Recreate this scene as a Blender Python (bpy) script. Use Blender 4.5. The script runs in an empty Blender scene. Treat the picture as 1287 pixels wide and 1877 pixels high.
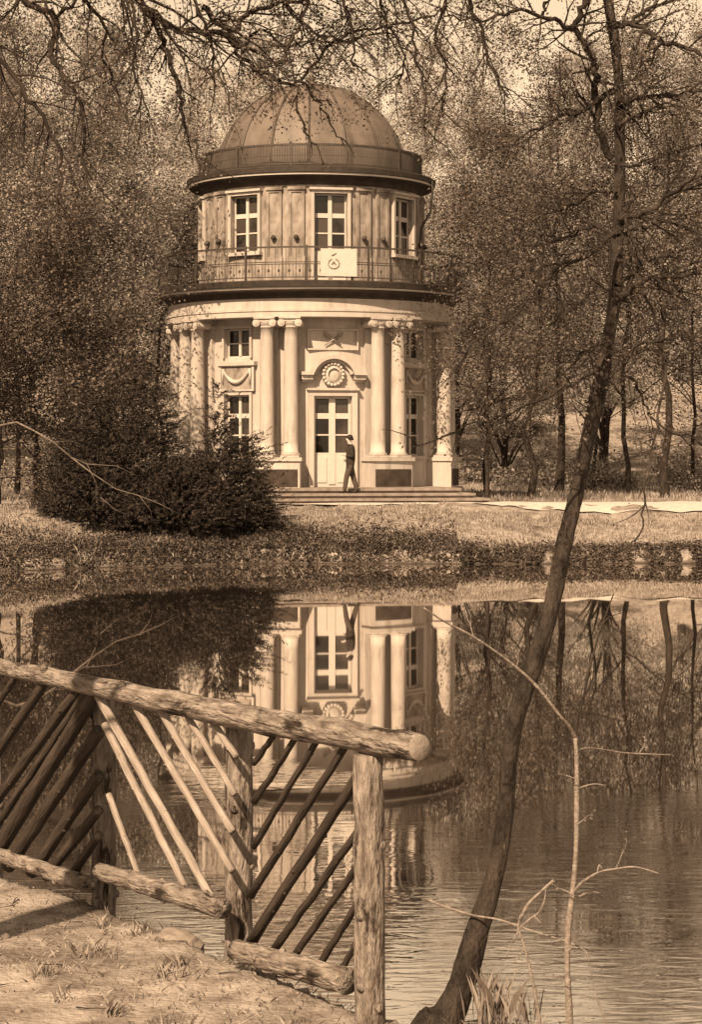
import bpy, math, random
import numpy as np
from mathutils import Vector, Matrix

C = bpy.context.scene.collection
PI = math.pi
R = math.radians
F, HX, HY, CAMZ = 3220.0, 643.5, 840.0, 2.8      # focal length in photo pixels, principal column, horizon row, eye height

# ------------------------------------------------------------------ camera
cam = bpy.data.cameras.new('camera')
cam.sensor_fit = 'AUTO'; cam.sensor_width = 36.0
ZOOM = 1877.0 / 1545.0                            # the picture itself, without the card's border, fills the frame
cam.lens = F * ZOOM / 1877.0 * 36.0
cam.shift_y = -(927.5 - HY) * ZOOM / 1877.0
cam.shift_x = (655.0 - HX) * ZOOM / 1877.0
cam.clip_start = 0.1; cam.clip_end = 3000
camo = bpy.data.objects.new('camera', cam); C.objects.link(camo)
camo.location = (0, 0, CAMZ); camo.rotation_euler = (PI / 2, 0, 0)
bpy.context.scene.camera = camo

# ------------------------------------------------------------------ sky and sun
SUN_EL, SUN_AZ = R(42), R(24)                    # azimuth: to the left, behind the camera
world = bpy.data.worlds.new('World'); bpy.context.scene.world = world
world.use_nodes = True
wn, wl = world.node_tree.nodes, world.node_tree.links
wn.clear()
sky = wn.new('ShaderNodeTexSky'); sky.sky_type = 'NISHITA'; sky.sun_disc = False
sky.sun_elevation = SUN_EL; sky.sun_rotation = PI + SUN_AZ
sky.air_density = 2.0; sky.dust_density = 0.2
bw = wn.new('ShaderNodeRGBToBW')
mx = wn.new('ShaderNodeMix'); mx.data_type = 'RGBA'; mx.blend_type = 'MULTIPLY'
mx.inputs['Factor'].default_value = 1.0
mx.inputs['B'].default_value = (1.0, 0.735, 0.47, 1)
bg = wn.new('ShaderNodeBackground'); bg.inputs['Strength'].default_value = 0.092
wo = wn.new('ShaderNodeOutputWorld')
wl.new(sky.outputs[0], bw.inputs[0]); wl.new(bw.outputs[0], mx.inputs['A'])
wl.new(mx.outputs['Result'], bg.inputs[0]); wl.new(bg.outputs[0], wo.inputs[0])
sun = bpy.data.lights.new('sun', 'SUN'); sun.energy = 5.0; sun.angle = R(0.53)
sun.color = (1.0, 0.735, 0.465)
suno = bpy.data.objects.new('sun', sun); C.objects.link(suno)
SV = Vector((-math.sin(SUN_AZ) * math.cos(SUN_EL), -math.cos(SUN_AZ) * math.cos(SUN_EL), math.sin(SUN_EL)))
suno.rotation_euler = SV.to_track_quat('Z', 'Y').to_euler(); suno.location = SV * 60

vs = bpy.context.scene.view_settings
vs.view_transform = 'Standard'; vs.look = 'None'; vs.gamma = 1.0; vs.use_curve_mapping = False
vs.exposure = 0.84
cy = bpy.context.scene.cycles
cy.max_bounces = 6; cy.diffuse_bounces = 3; cy.glossy_bounces = 3; cy.transmission_bounces = 3; cy.transparent_max_bounces = 4
cy.caustics_reflective = False; cy.caustics_refractive = False
cy.use_denoising = True

# ------------------------------------------------------------------ helpers
def tone(l, warm=None):
    """a sepia print tone of luminance l: dark tones are browner than light ones"""
    t = min(1.0, max(0.0, l / 0.75)) ** 0.6 if warm is None else warm
    g = 0.73 + 0.25 * t; b = 0.60 + 0.36 * t
    k = l / (0.2126 + 0.7152 * g + 0.0722 * b)
    return (k, k * g, k * b, 1.0)

def mat(name, lo, hi, scale=4.0, rough=0.85, bump=0.0, bscale=None, detail=6.0, stretch=(1, 1, 1), spec=0.2,
        coord='Object', contrast=(0.3, 0.7), trans=0.0, island=0.0, bdist=0.02, patch=None, objrand=0.0):
    m = bpy.data.materials.new(name); m.use_nodes = True
    n, l = m.node_tree.nodes, m.node_tree.links
    b = n['Principled BSDF']; out = n['Material Output']
    b.inputs['Roughness'].default_value = rough
    b.inputs['Specular IOR Level'].default_value = spec
    tc = n.new('ShaderNodeTexCoord'); mp = n.new('ShaderNodeMapping')
    mp.inputs['Scale'].default_value = stretch
    l.new(tc.outputs[coord], mp.inputs[0])
    nz = n.new('ShaderNodeTexNoise'); nz.inputs['Scale'].default_value = scale
    nz.inputs['Detail'].default_value = detail; nz.inputs['Roughness'].default_value = 0.62
    l.new(mp.outputs[0], nz.inputs['Vector'])
    rp = n.new('ShaderNodeValToRGB')
    rp.color_ramp.elements[0].position = contrast[0]; rp.color_ramp.elements[0].color = tone(lo)
    rp.color_ramp.elements[1].position = contrast[1]; rp.color_ramp.elements[1].color = tone(hi)
    fac = nz.outputs['Fac']
    if island:
        ge = n.new('ShaderNodeNewGeometry')
        ma = n.new('ShaderNodeMath'); ma.operation = 'SUBTRACT'; ma.inputs[1].default_value = 0.5
        mb = n.new('ShaderNodeMath'); mb.operation = 'MULTIPLY_ADD'; mb.inputs[1].default_value = island
        l.new(ge.outputs['Random Per Island'], ma.inputs[0]); l.new(ma.outputs[0], mb.inputs[0]); l.new(fac, mb.inputs[2])
        fac = mb.outputs[0]
    if objrand:
        oi = n.new('ShaderNodeObjectInfo'); oa = n.new('ShaderNodeMath'); oa.operation = 'SUBTRACT'; oa.inputs[1].default_value = 0.5
        ob = n.new('ShaderNodeMath'); ob.operation = 'MULTIPLY_ADD'; ob.inputs[1].default_value = objrand
        l.new(oi.outputs['Random'], oa.inputs[0]); l.new(oa.outputs[0], ob.inputs[0]); l.new(fac, ob.inputs[2]); fac = ob.outputs[0]
    l.new(fac, rp.inputs[0]); l.new(rp.outputs[0], b.inputs['Base Color'])
    if patch:                                        # (scale, tone, low, high): patches of another tone
        pz = n.new('ShaderNodeTexNoise'); pz.inputs['Scale'].default_value = patch[0]; pz.inputs['Detail'].default_value = 7; pz.inputs['Roughness'].default_value = .7
        l.new(mp.outputs[0], pz.inputs['Vector'])
        pr = n.new('ShaderNodeMapRange'); pr.inputs['From Min'].default_value = patch[2]; pr.inputs['From Max'].default_value = patch[3]
        l.new(pz.outputs['Fac'], pr.inputs['Value'])
        pm = n.new('ShaderNodeMix'); pm.data_type = 'RGBA'; pm.inputs['B'].default_value = tone(patch[1])
        l.new(pr.outputs[0], pm.inputs['Factor']); l.new(rp.outputs[0], pm.inputs['A']); l.new(pm.outputs['Result'], b.inputs['Base Color'])
    if bump:
        bz = n.new('ShaderNodeTexNoise'); bz.inputs['Scale'].default_value = bscale or scale * 4
        bz.inputs['Detail'].default_value = 5
        l.new(mp.outputs[0], bz.inputs['Vector'])
        bp = n.new('ShaderNodeBump'); bp.inputs['Strength'].default_value = bump; bp.inputs['Distance'].default_value = bdist
        l.new(bz.outputs['Fac'], bp.inputs['Height']); l.new(bp.outputs[0], b.inputs['Normal'])
    if trans:
        tr = n.new('ShaderNodeBsdfTranslucent'); l.new(rp.outputs[0], tr.inputs[0])
        ms = n.new('ShaderNodeMixShader'); ms.inputs[0].default_value = trans
        l.new(b.outputs[0], ms.inputs[1]); l.new(tr.outputs[0], ms.inputs[2]); l.new(ms.outputs[0], out.inputs['Surface'])
    return m

class MB:
    """collects faces of one mesh"""
    def __init__(s): s.v = []; s.f = []; s.mi = []; s.m = 0
    def add(s, vs_, fs_):
        o = len(s.v); s.v.extend(vs_)
        for f in fs_: s.f.append(tuple(i + o for i in f)); s.mi.append(s.m)
    def box(s, x0, x1, y0, y1, z0, z1):
        s.add([(x0, y0, z0), (x1, y0, z0), (x1, y1, z0), (x0, y1, z0), (x0, y0, z1), (x1, y0, z1), (x1, y1, z1), (x0, y1, z1)],
              [(0, 3, 2, 1), (4, 5, 6, 7), (0, 1, 5, 4), (1, 2, 6, 5), (2, 3, 7, 6), (3, 0, 4, 7)])
    def tube(s, pts, rad, n=8, caps=True, wob=0.0, rng=None):
        pts = [Vector(p) for p in pts]; vs_ = []; fs_ = []
        t = (pts[1] - pts[0]).normalized()
        a = Vector((0, 0, 1)) if abs(t.z) < 0.9 else Vector((1, 0, 0))
        u = t.cross(a).normalized()
        for i, p in enumerate(pts):
            if i == 0: t = pts[1] - pts[0]
            elif i == len(pts) - 1: t = pts[i] - pts[i - 1]
            else: t = pts[i + 1] - pts[i - 1]
            t.normalize(); u = (u - t * u.dot(t)).normalized(); w = t.cross(u)
            for k in range(n):
                an = 2 * PI * k / n; r = rad[i] * (1 + (rng.uniform(-wob, wob) if wob else 0))
                vs_.append(tuple(p + u * (math.cos(an) * r) + w * (math.sin(an) * r)))
        for i in range(len(pts) - 1):
            for k in range(n):
                k2 = (k + 1) % n
                fs_.append((i * n + k, i * n + k2, (i + 1) * n + k2, (i + 1) * n + k))
        if caps:
            fs_.append(tuple(range(n - 1, -1, -1))); fs_.append(tuple(range((len(pts) - 1) * n, len(pts) * n)))
        s.add(vs_, fs_)
    def lathe(s, prof, n=96, a0=0.0, a1=2 * PI, cx=0, cy=0):
        full = abs(a1 - a0 - 2 * PI) < 1e-6
        m = n if full else n + 1
        vs_ = []
        for r, z in prof:
            for k in range(m):
                a = a0 + (a1 - a0) * k / n
                vs_.append((cx + r * math.sin(a), cy - r * math.cos(a), z))
        fs_ = []
        for i in range(len(prof) - 1):
            for k in range(n):
                k2 = (k + 1) % m
                fs_.append((i * m + k, i * m + k2, (i + 1) * m + k2, (i + 1) * m + k))
        s.add(vs_, fs_)
    def obj(s, name, mats, parent=None, smooth=False, rz=0.0, loc=(0, 0, 0)):
        me = bpy.data.meshes.new(name); me.from_pydata(s.v, [], s.f)
        ms = mats if isinstance(mats, (list, tuple)) else [mats]
        for m in ms: me.materials.append(m)
        if len(ms) > 1: me.polygons.foreach_set('material_index', s.mi)
        if smooth: me.shade_smooth()
        me.update()
        return link(name, me, parent, rz, loc)

def link(name, me, parent=None, rz=0.0, loc=(0, 0, 0)):
    o = bpy.data.objects.new(name, me); C.objects.link(o)
    o.parent = parent; o.rotation_euler = (0, 0, rz); o.location = loc
    return o

def quads_mesh(name, V, material):
    """V: (n,4,3) array of separate quads"""
    n = len(V); me = bpy.data.meshes.new(name)
    me.vertices.add(n * 4); me.vertices.foreach_set('co', V.astype(np.float32).ravel())
    me.loops.add(n * 4); me.loops.foreach_set('vertex_index', np.arange(n * 4, dtype=np.int32))
    me.polygons.add(n); me.polygons.foreach_set('loop_start', np.arange(0, n * 4, 4, dtype=np.int32))
    me.polygons.foreach_set('loop_total', np.full(n, 4, dtype=np.int32))
    me.materials.append(material); me.update(calc_edges=True); me.validate()
    return me

def leaf_quads(rg, P, size, var=0.4, flat=0.0, aspect=0.6, D=None):
    """rhombic leaves at points P; D: preferred long-axis directions"""
    n = len(P)
    nrm = rg.normal(size=(n, 3)); nrm[:, 2] += flat; nrm /= np.linalg.norm(nrm, axis=1)[:, None]
    a = rg.normal(size=(n, 3)) if D is None else D + rg.normal(size=(n, 3)) * 0.25
    a -= nrm * (a * nrm).sum(1)[:, None]; a /= np.linalg.norm(a, axis=1)[:, None] + 1e-9
    b = np.cross(nrm, a)
    s = (size * (1 + var * rg.uniform(-1, 1, n)))[:, None]
    a = a * s * 0.5; b = b * s * 0.5 * aspect
    off = nrm * s * 0.08
    return np.stack([P - a, P + b * 1.0 + off - a * .1, P + a, P - b + off - a * .1], axis=1)

def tag(o, label=None, cat=None, group=None, kind=None):
    if label: o['label'] = label
    if cat: o['category'] = cat
    if group: o['group'] = group
    if kind: o['kind'] = kind
    return o

def empty(name, loc, label, cat, group=None, rz=0.0):
    o = bpy.data.objects.new(name, None); C.objects.link(o)
    o.location = loc; o.rotation_euler = (0, 0, rz); o.empty_display_size = 0.3
    return tag(o, label, cat, group)

def at(px, py, d): return Vector(((px - HX) * d / F, d, CAMZ + (HY - py) * d / F))

def vnoise(x, y, seed=0):
    """value noise on arrays"""
    xi = np.floor(x).astype(np.int64); yi = np.floor(y).astype(np.int64)
    fx = x - xi; fy = y - yi; fx = fx * fx * (3 - 2 * fx); fy = fy * fy * (3 - 2 * fy)
    def h(a, b):
        k = (a * 374761393 + b * 668265263 + seed * 974634777) & 0x7fffffff
        k = ((k ^ (k >> 13)) * 1274126177) & 0x7fffffff
        return ((k ^ (k >> 16)) & 0xffff) / 65535.0
    return (h(xi, yi) * (1 - fx) + h(xi + 1, yi) * fx) * (1 - fy) + (h(xi, yi + 1) * (1 - fx) + h(xi + 1, yi + 1) * fx) * fy - 0.5
def fbm(x, y, o=4, seed=0):
    t = 0; a = 1.0
    for k in range(o): t = t + a * vnoise(x * 2 ** k, y * 2 ** k, seed + k); a *= 0.5
    return t
def sst(t): t = np.clip(t, 0, 1); return t * t * (3 - 2 * t)

# ------------------------------------------------------------------ materials
M = {}
M['stone'] = mat('stone', 0.32, 0.44, 2.2, 0.8, 0.25, 30, stretch=(1.4, 1.4, .35), contrast=(.25, .6), patch=(2.1, .17, .54, .85))
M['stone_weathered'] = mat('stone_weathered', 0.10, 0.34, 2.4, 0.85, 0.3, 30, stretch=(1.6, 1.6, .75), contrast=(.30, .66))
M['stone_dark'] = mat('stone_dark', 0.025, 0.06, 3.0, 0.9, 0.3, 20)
M['step'] = mat('step_stone', 0.14, 0.28, 5.0, 0.85, 0.3, 40)
M['white'] = mat('white_paint', 0.44, 0.50, 6, 0.5, spec=.4)
M['iron'] = mat('iron', 0.025, 0.06, 8, 0.6, spec=.4)
M['gutter'] = mat('dark_metal', 0.015, 0.04, 5, 0.6, spec=.4)
M['sheet'] = mat('sheet_metal', 0.03, 0.08, 2.5, 0.6, 0.1, 8, stretch=(1, 1, .4), spec=.4)
M['dome'] = mat('dome_metal', 0.07, 0.15, 1.6, 0.6, 0.1, 8, stretch=(1, 1, .5), spec=.4)
M['glass'] = mat('window_glass', 0.006, 0.045, 2, 0.08, 0.12, 1.5, spec=.5, objrand=.9)
M['ground'] = mat('earth_and_grass', 0.14, 0.38, 5, 0.95, .6, 30, detail=12, contrast=(.32, .68), bdist=.04, patch=(1.1, .055, .48, .72), spec=.05)
M['path'] = mat('gravel_path', 0.4, 0.55, 6, 0.95, 0.3, 60)
M['bark'] = mat('bark', 0.012, 0.045, 9, 0.9, 0.8, 26, stretch=(1, 1, .3), contrast=(.35, .7))
M['bark_smooth'] = mat('smooth_bark', 0.010, 0.05, 14, 0.75, 0.9, 50, stretch=(1, 1, .4), contrast=(.35, .7), patch=(6, .10, .60, .68), bdist=.03)
M['bark_grey'] = mat('grey_bark', 0.06, 0.2, 5, 0.9)
M['twig'] = mat('pale_twig', 0.10, 0.28, 40, 0.8, .5, 90)
M['log'] = mat('weathered_log', 0.08, 0.31, 26, 0.95, 1.0, 46, stretch=(1, 1, .24), contrast=(.33, .68), detail=12, patch=(11, .03, .53, .60), spec=.1, bdist=.045)
M['pale_stick'] = mat('pale_fence_stick', 0.16, 0.36, 30, 0.9, 0.8, 70, stretch=(1, 1, .12), contrast=(.3, .7), patch=(14, .06, .54, .66), spec=.1)
M['dark_stick'] = mat('dark_fence_stick', 0.015, 0.06, 30, 0.9, 0.7, 70, stretch=(1, 1, .12), contrast=(.3, .7))
M['endgrain'] = mat('end_grain', 0.22, 0.4, 30, 0.9, 0.3, 60)
def ring_grain(m):
    n, l = m.node_tree.nodes, m.node_tree.links; b = n['Principled BSDF']; src = b.inputs['Base Color'].links[0].from_socket
    tc = n.new('ShaderNodeTexCoord'); wv = n.new('ShaderNodeTexWave'); wv.wave_type = 'RINGS'; wv.rings_direction = 'Z'
    wv.inputs['Scale'].default_value = 45; wv.inputs['Distortion'].default_value = 2.5; l.new(tc.outputs['Object'], wv.inputs['Vector'])
    mi = n.new('ShaderNodeMix'); mi.data_type = 'RGBA'; mi.inputs['B'].default_value = tone(.09)
    mu = n.new('ShaderNodeMath'); mu.operation = 'MULTIPLY'; mu.inputs[1].default_value = .7; l.new(wv.outputs['Fac'], mu.inputs[0])
    l.new(mu.outputs[0], mi.inputs['Factor']); l.new(src, mi.inputs['A']); l.new(mi.outputs['Result'], b.inputs['Base Color'])
ring_grain(M['endgrain'])
M['leaf_hill'] = mat('hillside_leaf', 0.06, 0.58, 0.6, 0.8, trans=.35, island=.15, objrand=.5, contrast=(.36, .66), detail=2, coord='Object')
M['leaf_mid'] = mat('park_leaf', 0.03, 0.36, 0.9, 0.75, trans=.35, island=.18, contrast=(.36, .66), objrand=.3, detail=2)
M['leaf_dark'] = mat('dark_leaf', 0.04, 0.13, 0.6, 0.7, trans=.2, island=.7, detail=2)
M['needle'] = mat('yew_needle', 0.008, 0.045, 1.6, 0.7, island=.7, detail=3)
M['grass_dry'] = mat('dry_grass', 0.10, 0.34, 3, 0.9, island=.8, trans=.2)
M['grass'] = mat('bank_grass', 0.15, 0.38, 0.8, 0.9, island=.8, trans=.2)
M['rock'] = mat('rock', 0.10, 0.3, 4, 0.9, 0.8, 12)
M['skin'] = mat('skin', 0.4, 0.45, 3, 0.6)
M['suit'] = mat('dark_suit', 0.02, 0.035, 8, 0.85)
M['trouser'] = mat('grey_trousers', 0.05, 0.075, 8, 0.85)
M['hair'] = mat('dark_hair', 0.012, 0.02, 8, 0.6)
M['plant_pale'] = mat('pale_reed', 0.12, 0.30, 3, 0.8, island=.6, trans=.2)

def wet_edge(m):
    """soil is dark and wet just above the water line"""
    n, l = m.node_tree.nodes, m.node_tree.links; b = n['Principled BSDF']
    src = b.inputs['Base Color'].links[0].from_socket
    g = n.new('ShaderNodeNewGeometry'); sp = n.new('ShaderNodeSeparateXYZ'); l.new(g.outputs['Position'], sp.inputs[0])
    mr = n.new('ShaderNodeMapRange'); mr.inputs['From Min'].default_value = .0; mr.inputs['From Max'].default_value = .10
    mr.inputs['To Min'].default_value = 1; mr.inputs['To Max'].default_value = 0; l.new(sp.outputs['Z'], mr.inputs['Value'])
    mi = n.new('ShaderNodeMix'); mi.data_type = 'RGBA'; mi.inputs['B'].default_value = tone(.03)
    l.new(mr.outputs[0], mi.inputs['Factor']); l.new(src, mi.inputs['A']); l.new(mi.outputs['Result'], b.inputs['Base Color'])
wet_edge(M['ground'])

# ------------------------------------------------------------------ ground, pond, path
def fence_d(x): return 10.06 - 1.477 * (x - 0.13)
def edge_near(x):
    a = fence_d(np.minimum(x, 0.13)) + 0.26
    a = np.minimum(a, 30 + 0 * x)
    return a - 0.15 * sst((x - .1) / .6) + 0.22 * fbm(x * 1.3, x * 0 + 3.3, 3, 5)
def edge_far(x):
    return 54.4 - 3.2 * sst((-x - 1.0) / 8.0) - 3.0 * sst((-x - 9.0) / 10) + 1.0 * fbm(x * .5, x * 0 + 1.7, 3, 9) + .5 * fbm(x * 2.1, x * 0 + 7.7, 3, 19)
def terrain(x, d):
    x = np.asarray(x, float); d = np.asarray(d, float)
    en, ef = edge_near(x), edge_far(x)
    n1 = fbm(x * .6, d * .6, 4, 1); n2 = fbm(x * 3.1, d * 3.1, 3, 2)
    near = -.7 + (.7 + .13) * sst((en - d + .16) / .34) + np.where(d < en, .05 * n1 + .03 * n2, 0)
    s2 = d - ef
    rise = .26 * sst((s2 + .12) / .5) + 1.07 * np.clip((s2 - .2) / 5.4, 0, 1) ** .9
    far = -.7 + .7 * sst((s2 + 1.0) / 1.0) + np.where(s2 > -.15, rise, 0)
    far = far + np.where(s2 > .3, (.16 * n1 + .06 * n2) * np.clip(1 - (s2 - 6) / 3, .25, 1), 0)
    hill = 25.5 * sst((d - 86) / 125.0) + 8 * fbm(x * .02, d * .02, 3, 4) * sst((d - 95) / 40)
    hill = hill + 3.0 * sst((-x - 14) / 20) * sst((d - 66) / 25)
    far = far + hill
    z = np.maximum(near, far)
    side = sst((np.abs(x) - 70) / 30)
    return z * (1 - side) + np.maximum(z, 1.0) * side
def geo(a, b, n): return list(np.geomspace(a, b, n))
xs = np.array(sorted([-v for v in geo(14.5, 300, 22)] + list(np.arange(-14, -4, .4)) + list(np.arange(-4, 3, .085)) +
                     list(np.arange(3, 14.1, .4)) + geo(14.5, 300, 22)))
ds = np.array([-90, -60, -30, -12, -4, 0, 3, 5] + list(np.arange(6.5, 15.6, .085)) + list(np.arange(16, 50, 1.0)) +
              list(np.arange(50, 66, .3)) + list(np.arange(66, 110, 2.0)) + list(np.arange(110, 260, 5)) + geo(262, 330, 8))
XX, DD = np.meshgrid(xs, ds); ZZ = terrain(XX, DD)
nx, nd = len(xs), len(ds)
me = bpy.data.meshes.new('ground')
idx = np.arange(nx * nd).reshape(nd, nx)
q = np.stack([idx[:-1, :-1], idx[:-1, 1:], idx[1:, 1:], idx[1:, :-1]], -1).reshape(-1, 4)
me.vertices.add(nx * nd); me.vertices.foreach_set('co', np.stack([XX, DD, ZZ], -1).astype(np.float32).ravel())
me.loops.add(q.size); me.loops.foreach_set('vertex_index', q.astype(np.int32).ravel())
me.polygons.add(len(q)); me.polygons.foreach_set('loop_start', np.arange(0, q.size, 4, dtype=np.int32))
me.polygons.foreach_set('loop_total', np.full(len(q), 4, dtype=np.int32))
me.materials.append(M['ground']); me.update(calc_edges=True); me.shade_smooth()
tag(link('ground', me), 'earth and grass banks rising to a wooded hillside', kind='structure')

def water_mat():
    m = bpy.data.materials.new('pond_water'); m.use_nodes = True
    n, l = m.node_tree.nodes, m.node_tree.links
    b = n['Principled BSDF']
    b.inputs['Base Color'].default_value = tone(0.08); b.inputs['Roughness'].default_value = 0.016
    b.inputs['IOR'].default_value = 1.75; b.inputs['Specular IOR Level'].default_value = 0.8
    tc = n.new('ShaderNodeTexCoord'); sp = n.new('ShaderNodeSeparateXYZ'); l.new(tc.outputs['Object'], sp.inputs[0])
    mp = n.new('ShaderNodeMapping'); mp.inputs['Scale'].default_value = (1.0, 2.6, 1); mp.inputs['Rotation'].default_value = (0, 0, R(-9))
    l.new(tc.outputs['Object'], mp.inputs[0])
    nz = n.new('ShaderNodeTexNoise'); nz.inputs['Scale'].default_value = 3.2; nz.inputs['Detail'].default_value = 3; nz.inputs['Distortion'].default_value = .8
    l.new(mp.outputs[0], nz.inputs['Vector'])
    # breeze-ruffled patches: strong near this bank, almost still beyond
    pz = n.new('ShaderNodeTexNoise'); pz.inputs['Scale'].default_value = .45; pz.inputs['Detail'].default_value = 4; l.new(tc.outputs['Object'], pz.inputs['Vector'])
    mr = n.new('ShaderNodeMapRange'); mr.interpolation_type = 'SMOOTHSTEP'
    mr.inputs['From Min'].default_value = 11.5; mr.inputs['From Max'].default_value = 17.5
    mr.inputs['To Min'].default_value = 1.0; mr.inputs['To Max'].default_value = 0.004
    ad = n.new('ShaderNodeMath'); ad.operation = 'MULTIPLY_ADD'; ad.inputs[1].default_value = 22.0
    sb = n.new('ShaderNodeMath'); sb.operation = 'SUBTRACT'; sb.inputs[1].default_value = 11.0
    l.new(pz.outputs['Fac'], ad.inputs[0]); l.new(sp.outputs['Y'], ad.inputs[2]); l.new(ad.outputs[0], sb.inputs[0])
    l.new(sb.outputs[0], mr.inputs['Value'])
    mu = n.new('ShaderNodeMath'); mu.operation = 'MULTIPLY'
    l.new(mr.outputs[0], mu.inputs[0]); l.new(nz.outputs['Fac'], mu.inputs[1])
    bp = n.new('ShaderNodeBump'); bp.inputs['Strength'].default_value = 1.0; bp.inputs['Distance'].default_value = 0.003
    l.new(mu.outputs[0], bp.inputs['Height']); l.new(bp.outputs[0], b.inputs['Normal'])
    gl = n.new('ShaderNodeBsdfGlossy'); gl.inputs['Roughness'].default_value = .016; gl.inputs['Color'].default_value = (.92, .9, .88, 1)
    ms = n.new('ShaderNodeMixShader'); ms.inputs[0].default_value = .8
    l.new(bp.outputs[0], gl.inputs['Normal']); l.new(b.outputs[0], ms.inputs[1]); l.new(gl.outputs[0], ms.inputs[2]); l.new(ms.outputs[0], n['Material Output'].inputs['Surface'])
    return m
w = MB(); w.add([(-90, 8, 0), (90, 8, 0), (90, 56.5, 0), (-90, 56.5, 0)], [(0, 1, 2, 3)])
tag(w.obj('pond', water_mat()), 'still pond mirroring the pavilion', kind='structure')

pth = [(-12, 62.6, .9), (-7, 61.8, .9), (0, 61.4, .9), (3.6, 61.7, 1.0), (5, 61.9, 2.3), (9, 61.7, 2.4), (12, 61.5, 2.4), (17, 61.4, 2.4), (26, 61.8, 2.4), (45, 64, 2)]
pb = MB(); pv = []; pf = []
sub = []
for i in range(len(pth) - 1):
    for k in range(8):
        t = k / 8; sub.append([pth[i][j] * (1 - t) + pth[i + 1][j] * t for j in range(3)])
for i, (x, d, hw) in enumerate(sub):
    for j in range(5):
        dd = d - hw + 2 * hw * j / 4
        pv.append((x, dd, float(terrain(x, dd)) + .035))
for i in range(len(sub) - 1):
    for j in range(4): a = i * 5 + j; pf.append((a, a + 5, a + 6, a + 1))
pb.add(pv, pf); tag(pb.obj('path', M['path'], smooth=True), 'pale gravel path along the far bank', kind='structure')

# ------------------------------------------------------------------ pavilion
PX, PD, PG = (595 - HX) * 70 / F, 70.0, 1.33
pav = empty('pavilion', (PX, PD, PG), 'round domed stone pavilion with paired columns on the far bank', 'pavilion', rz=R(10.5))
def part(mb, name, m, parent=pav, rz=0.0, smooth=False):
    mb.v = [(x, y, z - PG) for x, y, z in mb.v] if parent is pav else mb.v
    return mb.obj(name, m, parent, smooth, rz)
def dup(o, parent, rz):
    c = o.copy(); C.objects.link(c); c.parent = parent; c.rotation_euler = (0, 0, rz)
    for ch in list(o.children):
        k = ch.copy(); C.objects.link(k); k.parent = c
    return c
S, SW, WH = M['stone'], M['stone_weathered'], M['white']

# steps
for i, (hw, fr, z0, z1) in enumerate(((4.25, 6.95, 1.20, 1.48), (3.92, 6.55, 1.40, 1.625), (3.58, 6.15, 1.55, 1.77))):
    b = MB(); b.box(-hw, hw, -fr, -2.0 + i * .01, z1 - .075, z1); b.box(-hw + .06, hw - .06, -fr + .07, -2.1, z0, z1 - .075)
    part(b, 'step', M['step'])
b = MB(); b.lathe([(4.98, 1.2), (4.98, 1.74), (4.0, 1.745), (0.0, 1.745)], 96); part(b, 'platform', M['step'], smooth=False)

def cyl_wall(r, z0, z1, opens, th=.28, n=160):
    """round wall with rectangular openings (angle, half width, bottom, top) and their reveals"""
    mb = MB(); base = [2 * PI * k / n - PI for k in range(n)]
    cuts = []
    for a, hw, zb, zt in opens: h = math.asin(hw / r); cuts += [a - h, a + h]
    hs = PI / n * .5
    ang = sorted([a for a in base if all(abs(a - c) > hs for c in cuts)] + cuts)
    zz = sorted(set([z0, z1] + [o[2] for o in opens] + [o[3] for o in opens]))
    def P(a, rr, z): return (rr * math.sin(a), -rr * math.cos(a), z)
    for i in range(len(ang)):
        a, c = ang[i], ang[(i + 1) % len(ang)]
        mid = (a + c) / 2 if i < len(ang) - 1 else PI
        for j in range(len(zz) - 1):
            zm = (zz[j] + zz[j + 1]) / 2
            if any(abs(mid - o[0]) < math.asin(o[1] / r) and o[2] < zm < o[3] for o in opens): continue
            mb.add([P(a, r, zz[j]), P(c, r, zz[j]), P(c, r, zz[j + 1]), P(a, r, zz[j + 1])], [(0, 1, 2, 3)])
    for a, hw, zb, zt in opens:
        h = math.asin(hw / r); r2 = r - th
        seg = 6
        for s in (-1, 1):
            e = a + s * h; f = [P(e, r, zb), P(e, r2, zb), P(e, r2, zt), P(e, r, zt)]
            mb.add(f, [(0, 1, 2, 3)] if s < 0 else [(3, 2, 1, 0)])
        for z, fl in ((zb, 0), (zt, 1)):
            for k in range(seg):
                e0, e1 = a - h + 2 * h * k / seg, a - h + 2 * h * (k + 1) / seg
                f = [P(e0, r, z), P(e1, r, z), P(e1, r2, z), P(e0, r2, z)]
                mb.add(f, [(0, 1, 2, 3)] if not fl else [(3, 2, 1, 0)])
    return mb
BAYS = [R(a) for a in (-90, -45, 0, 45, 90)]
ops = [(0.0, .60, 1.77, 4.60)]
for a in BAYS:
    if a: ops += [(a, .50, 2.74, 4.64), (a, .50, 5.80, 6.72)]
part(cyl_wall(4.0, 1.5, 8.0, ops), 'wall', S)
part(cyl_wall(3.62, 8.0, 11.4, [(a, .53, 9.12 if a else 8.22, 10.92) for a in BAYS]), 'upper_wall', SW)

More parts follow.
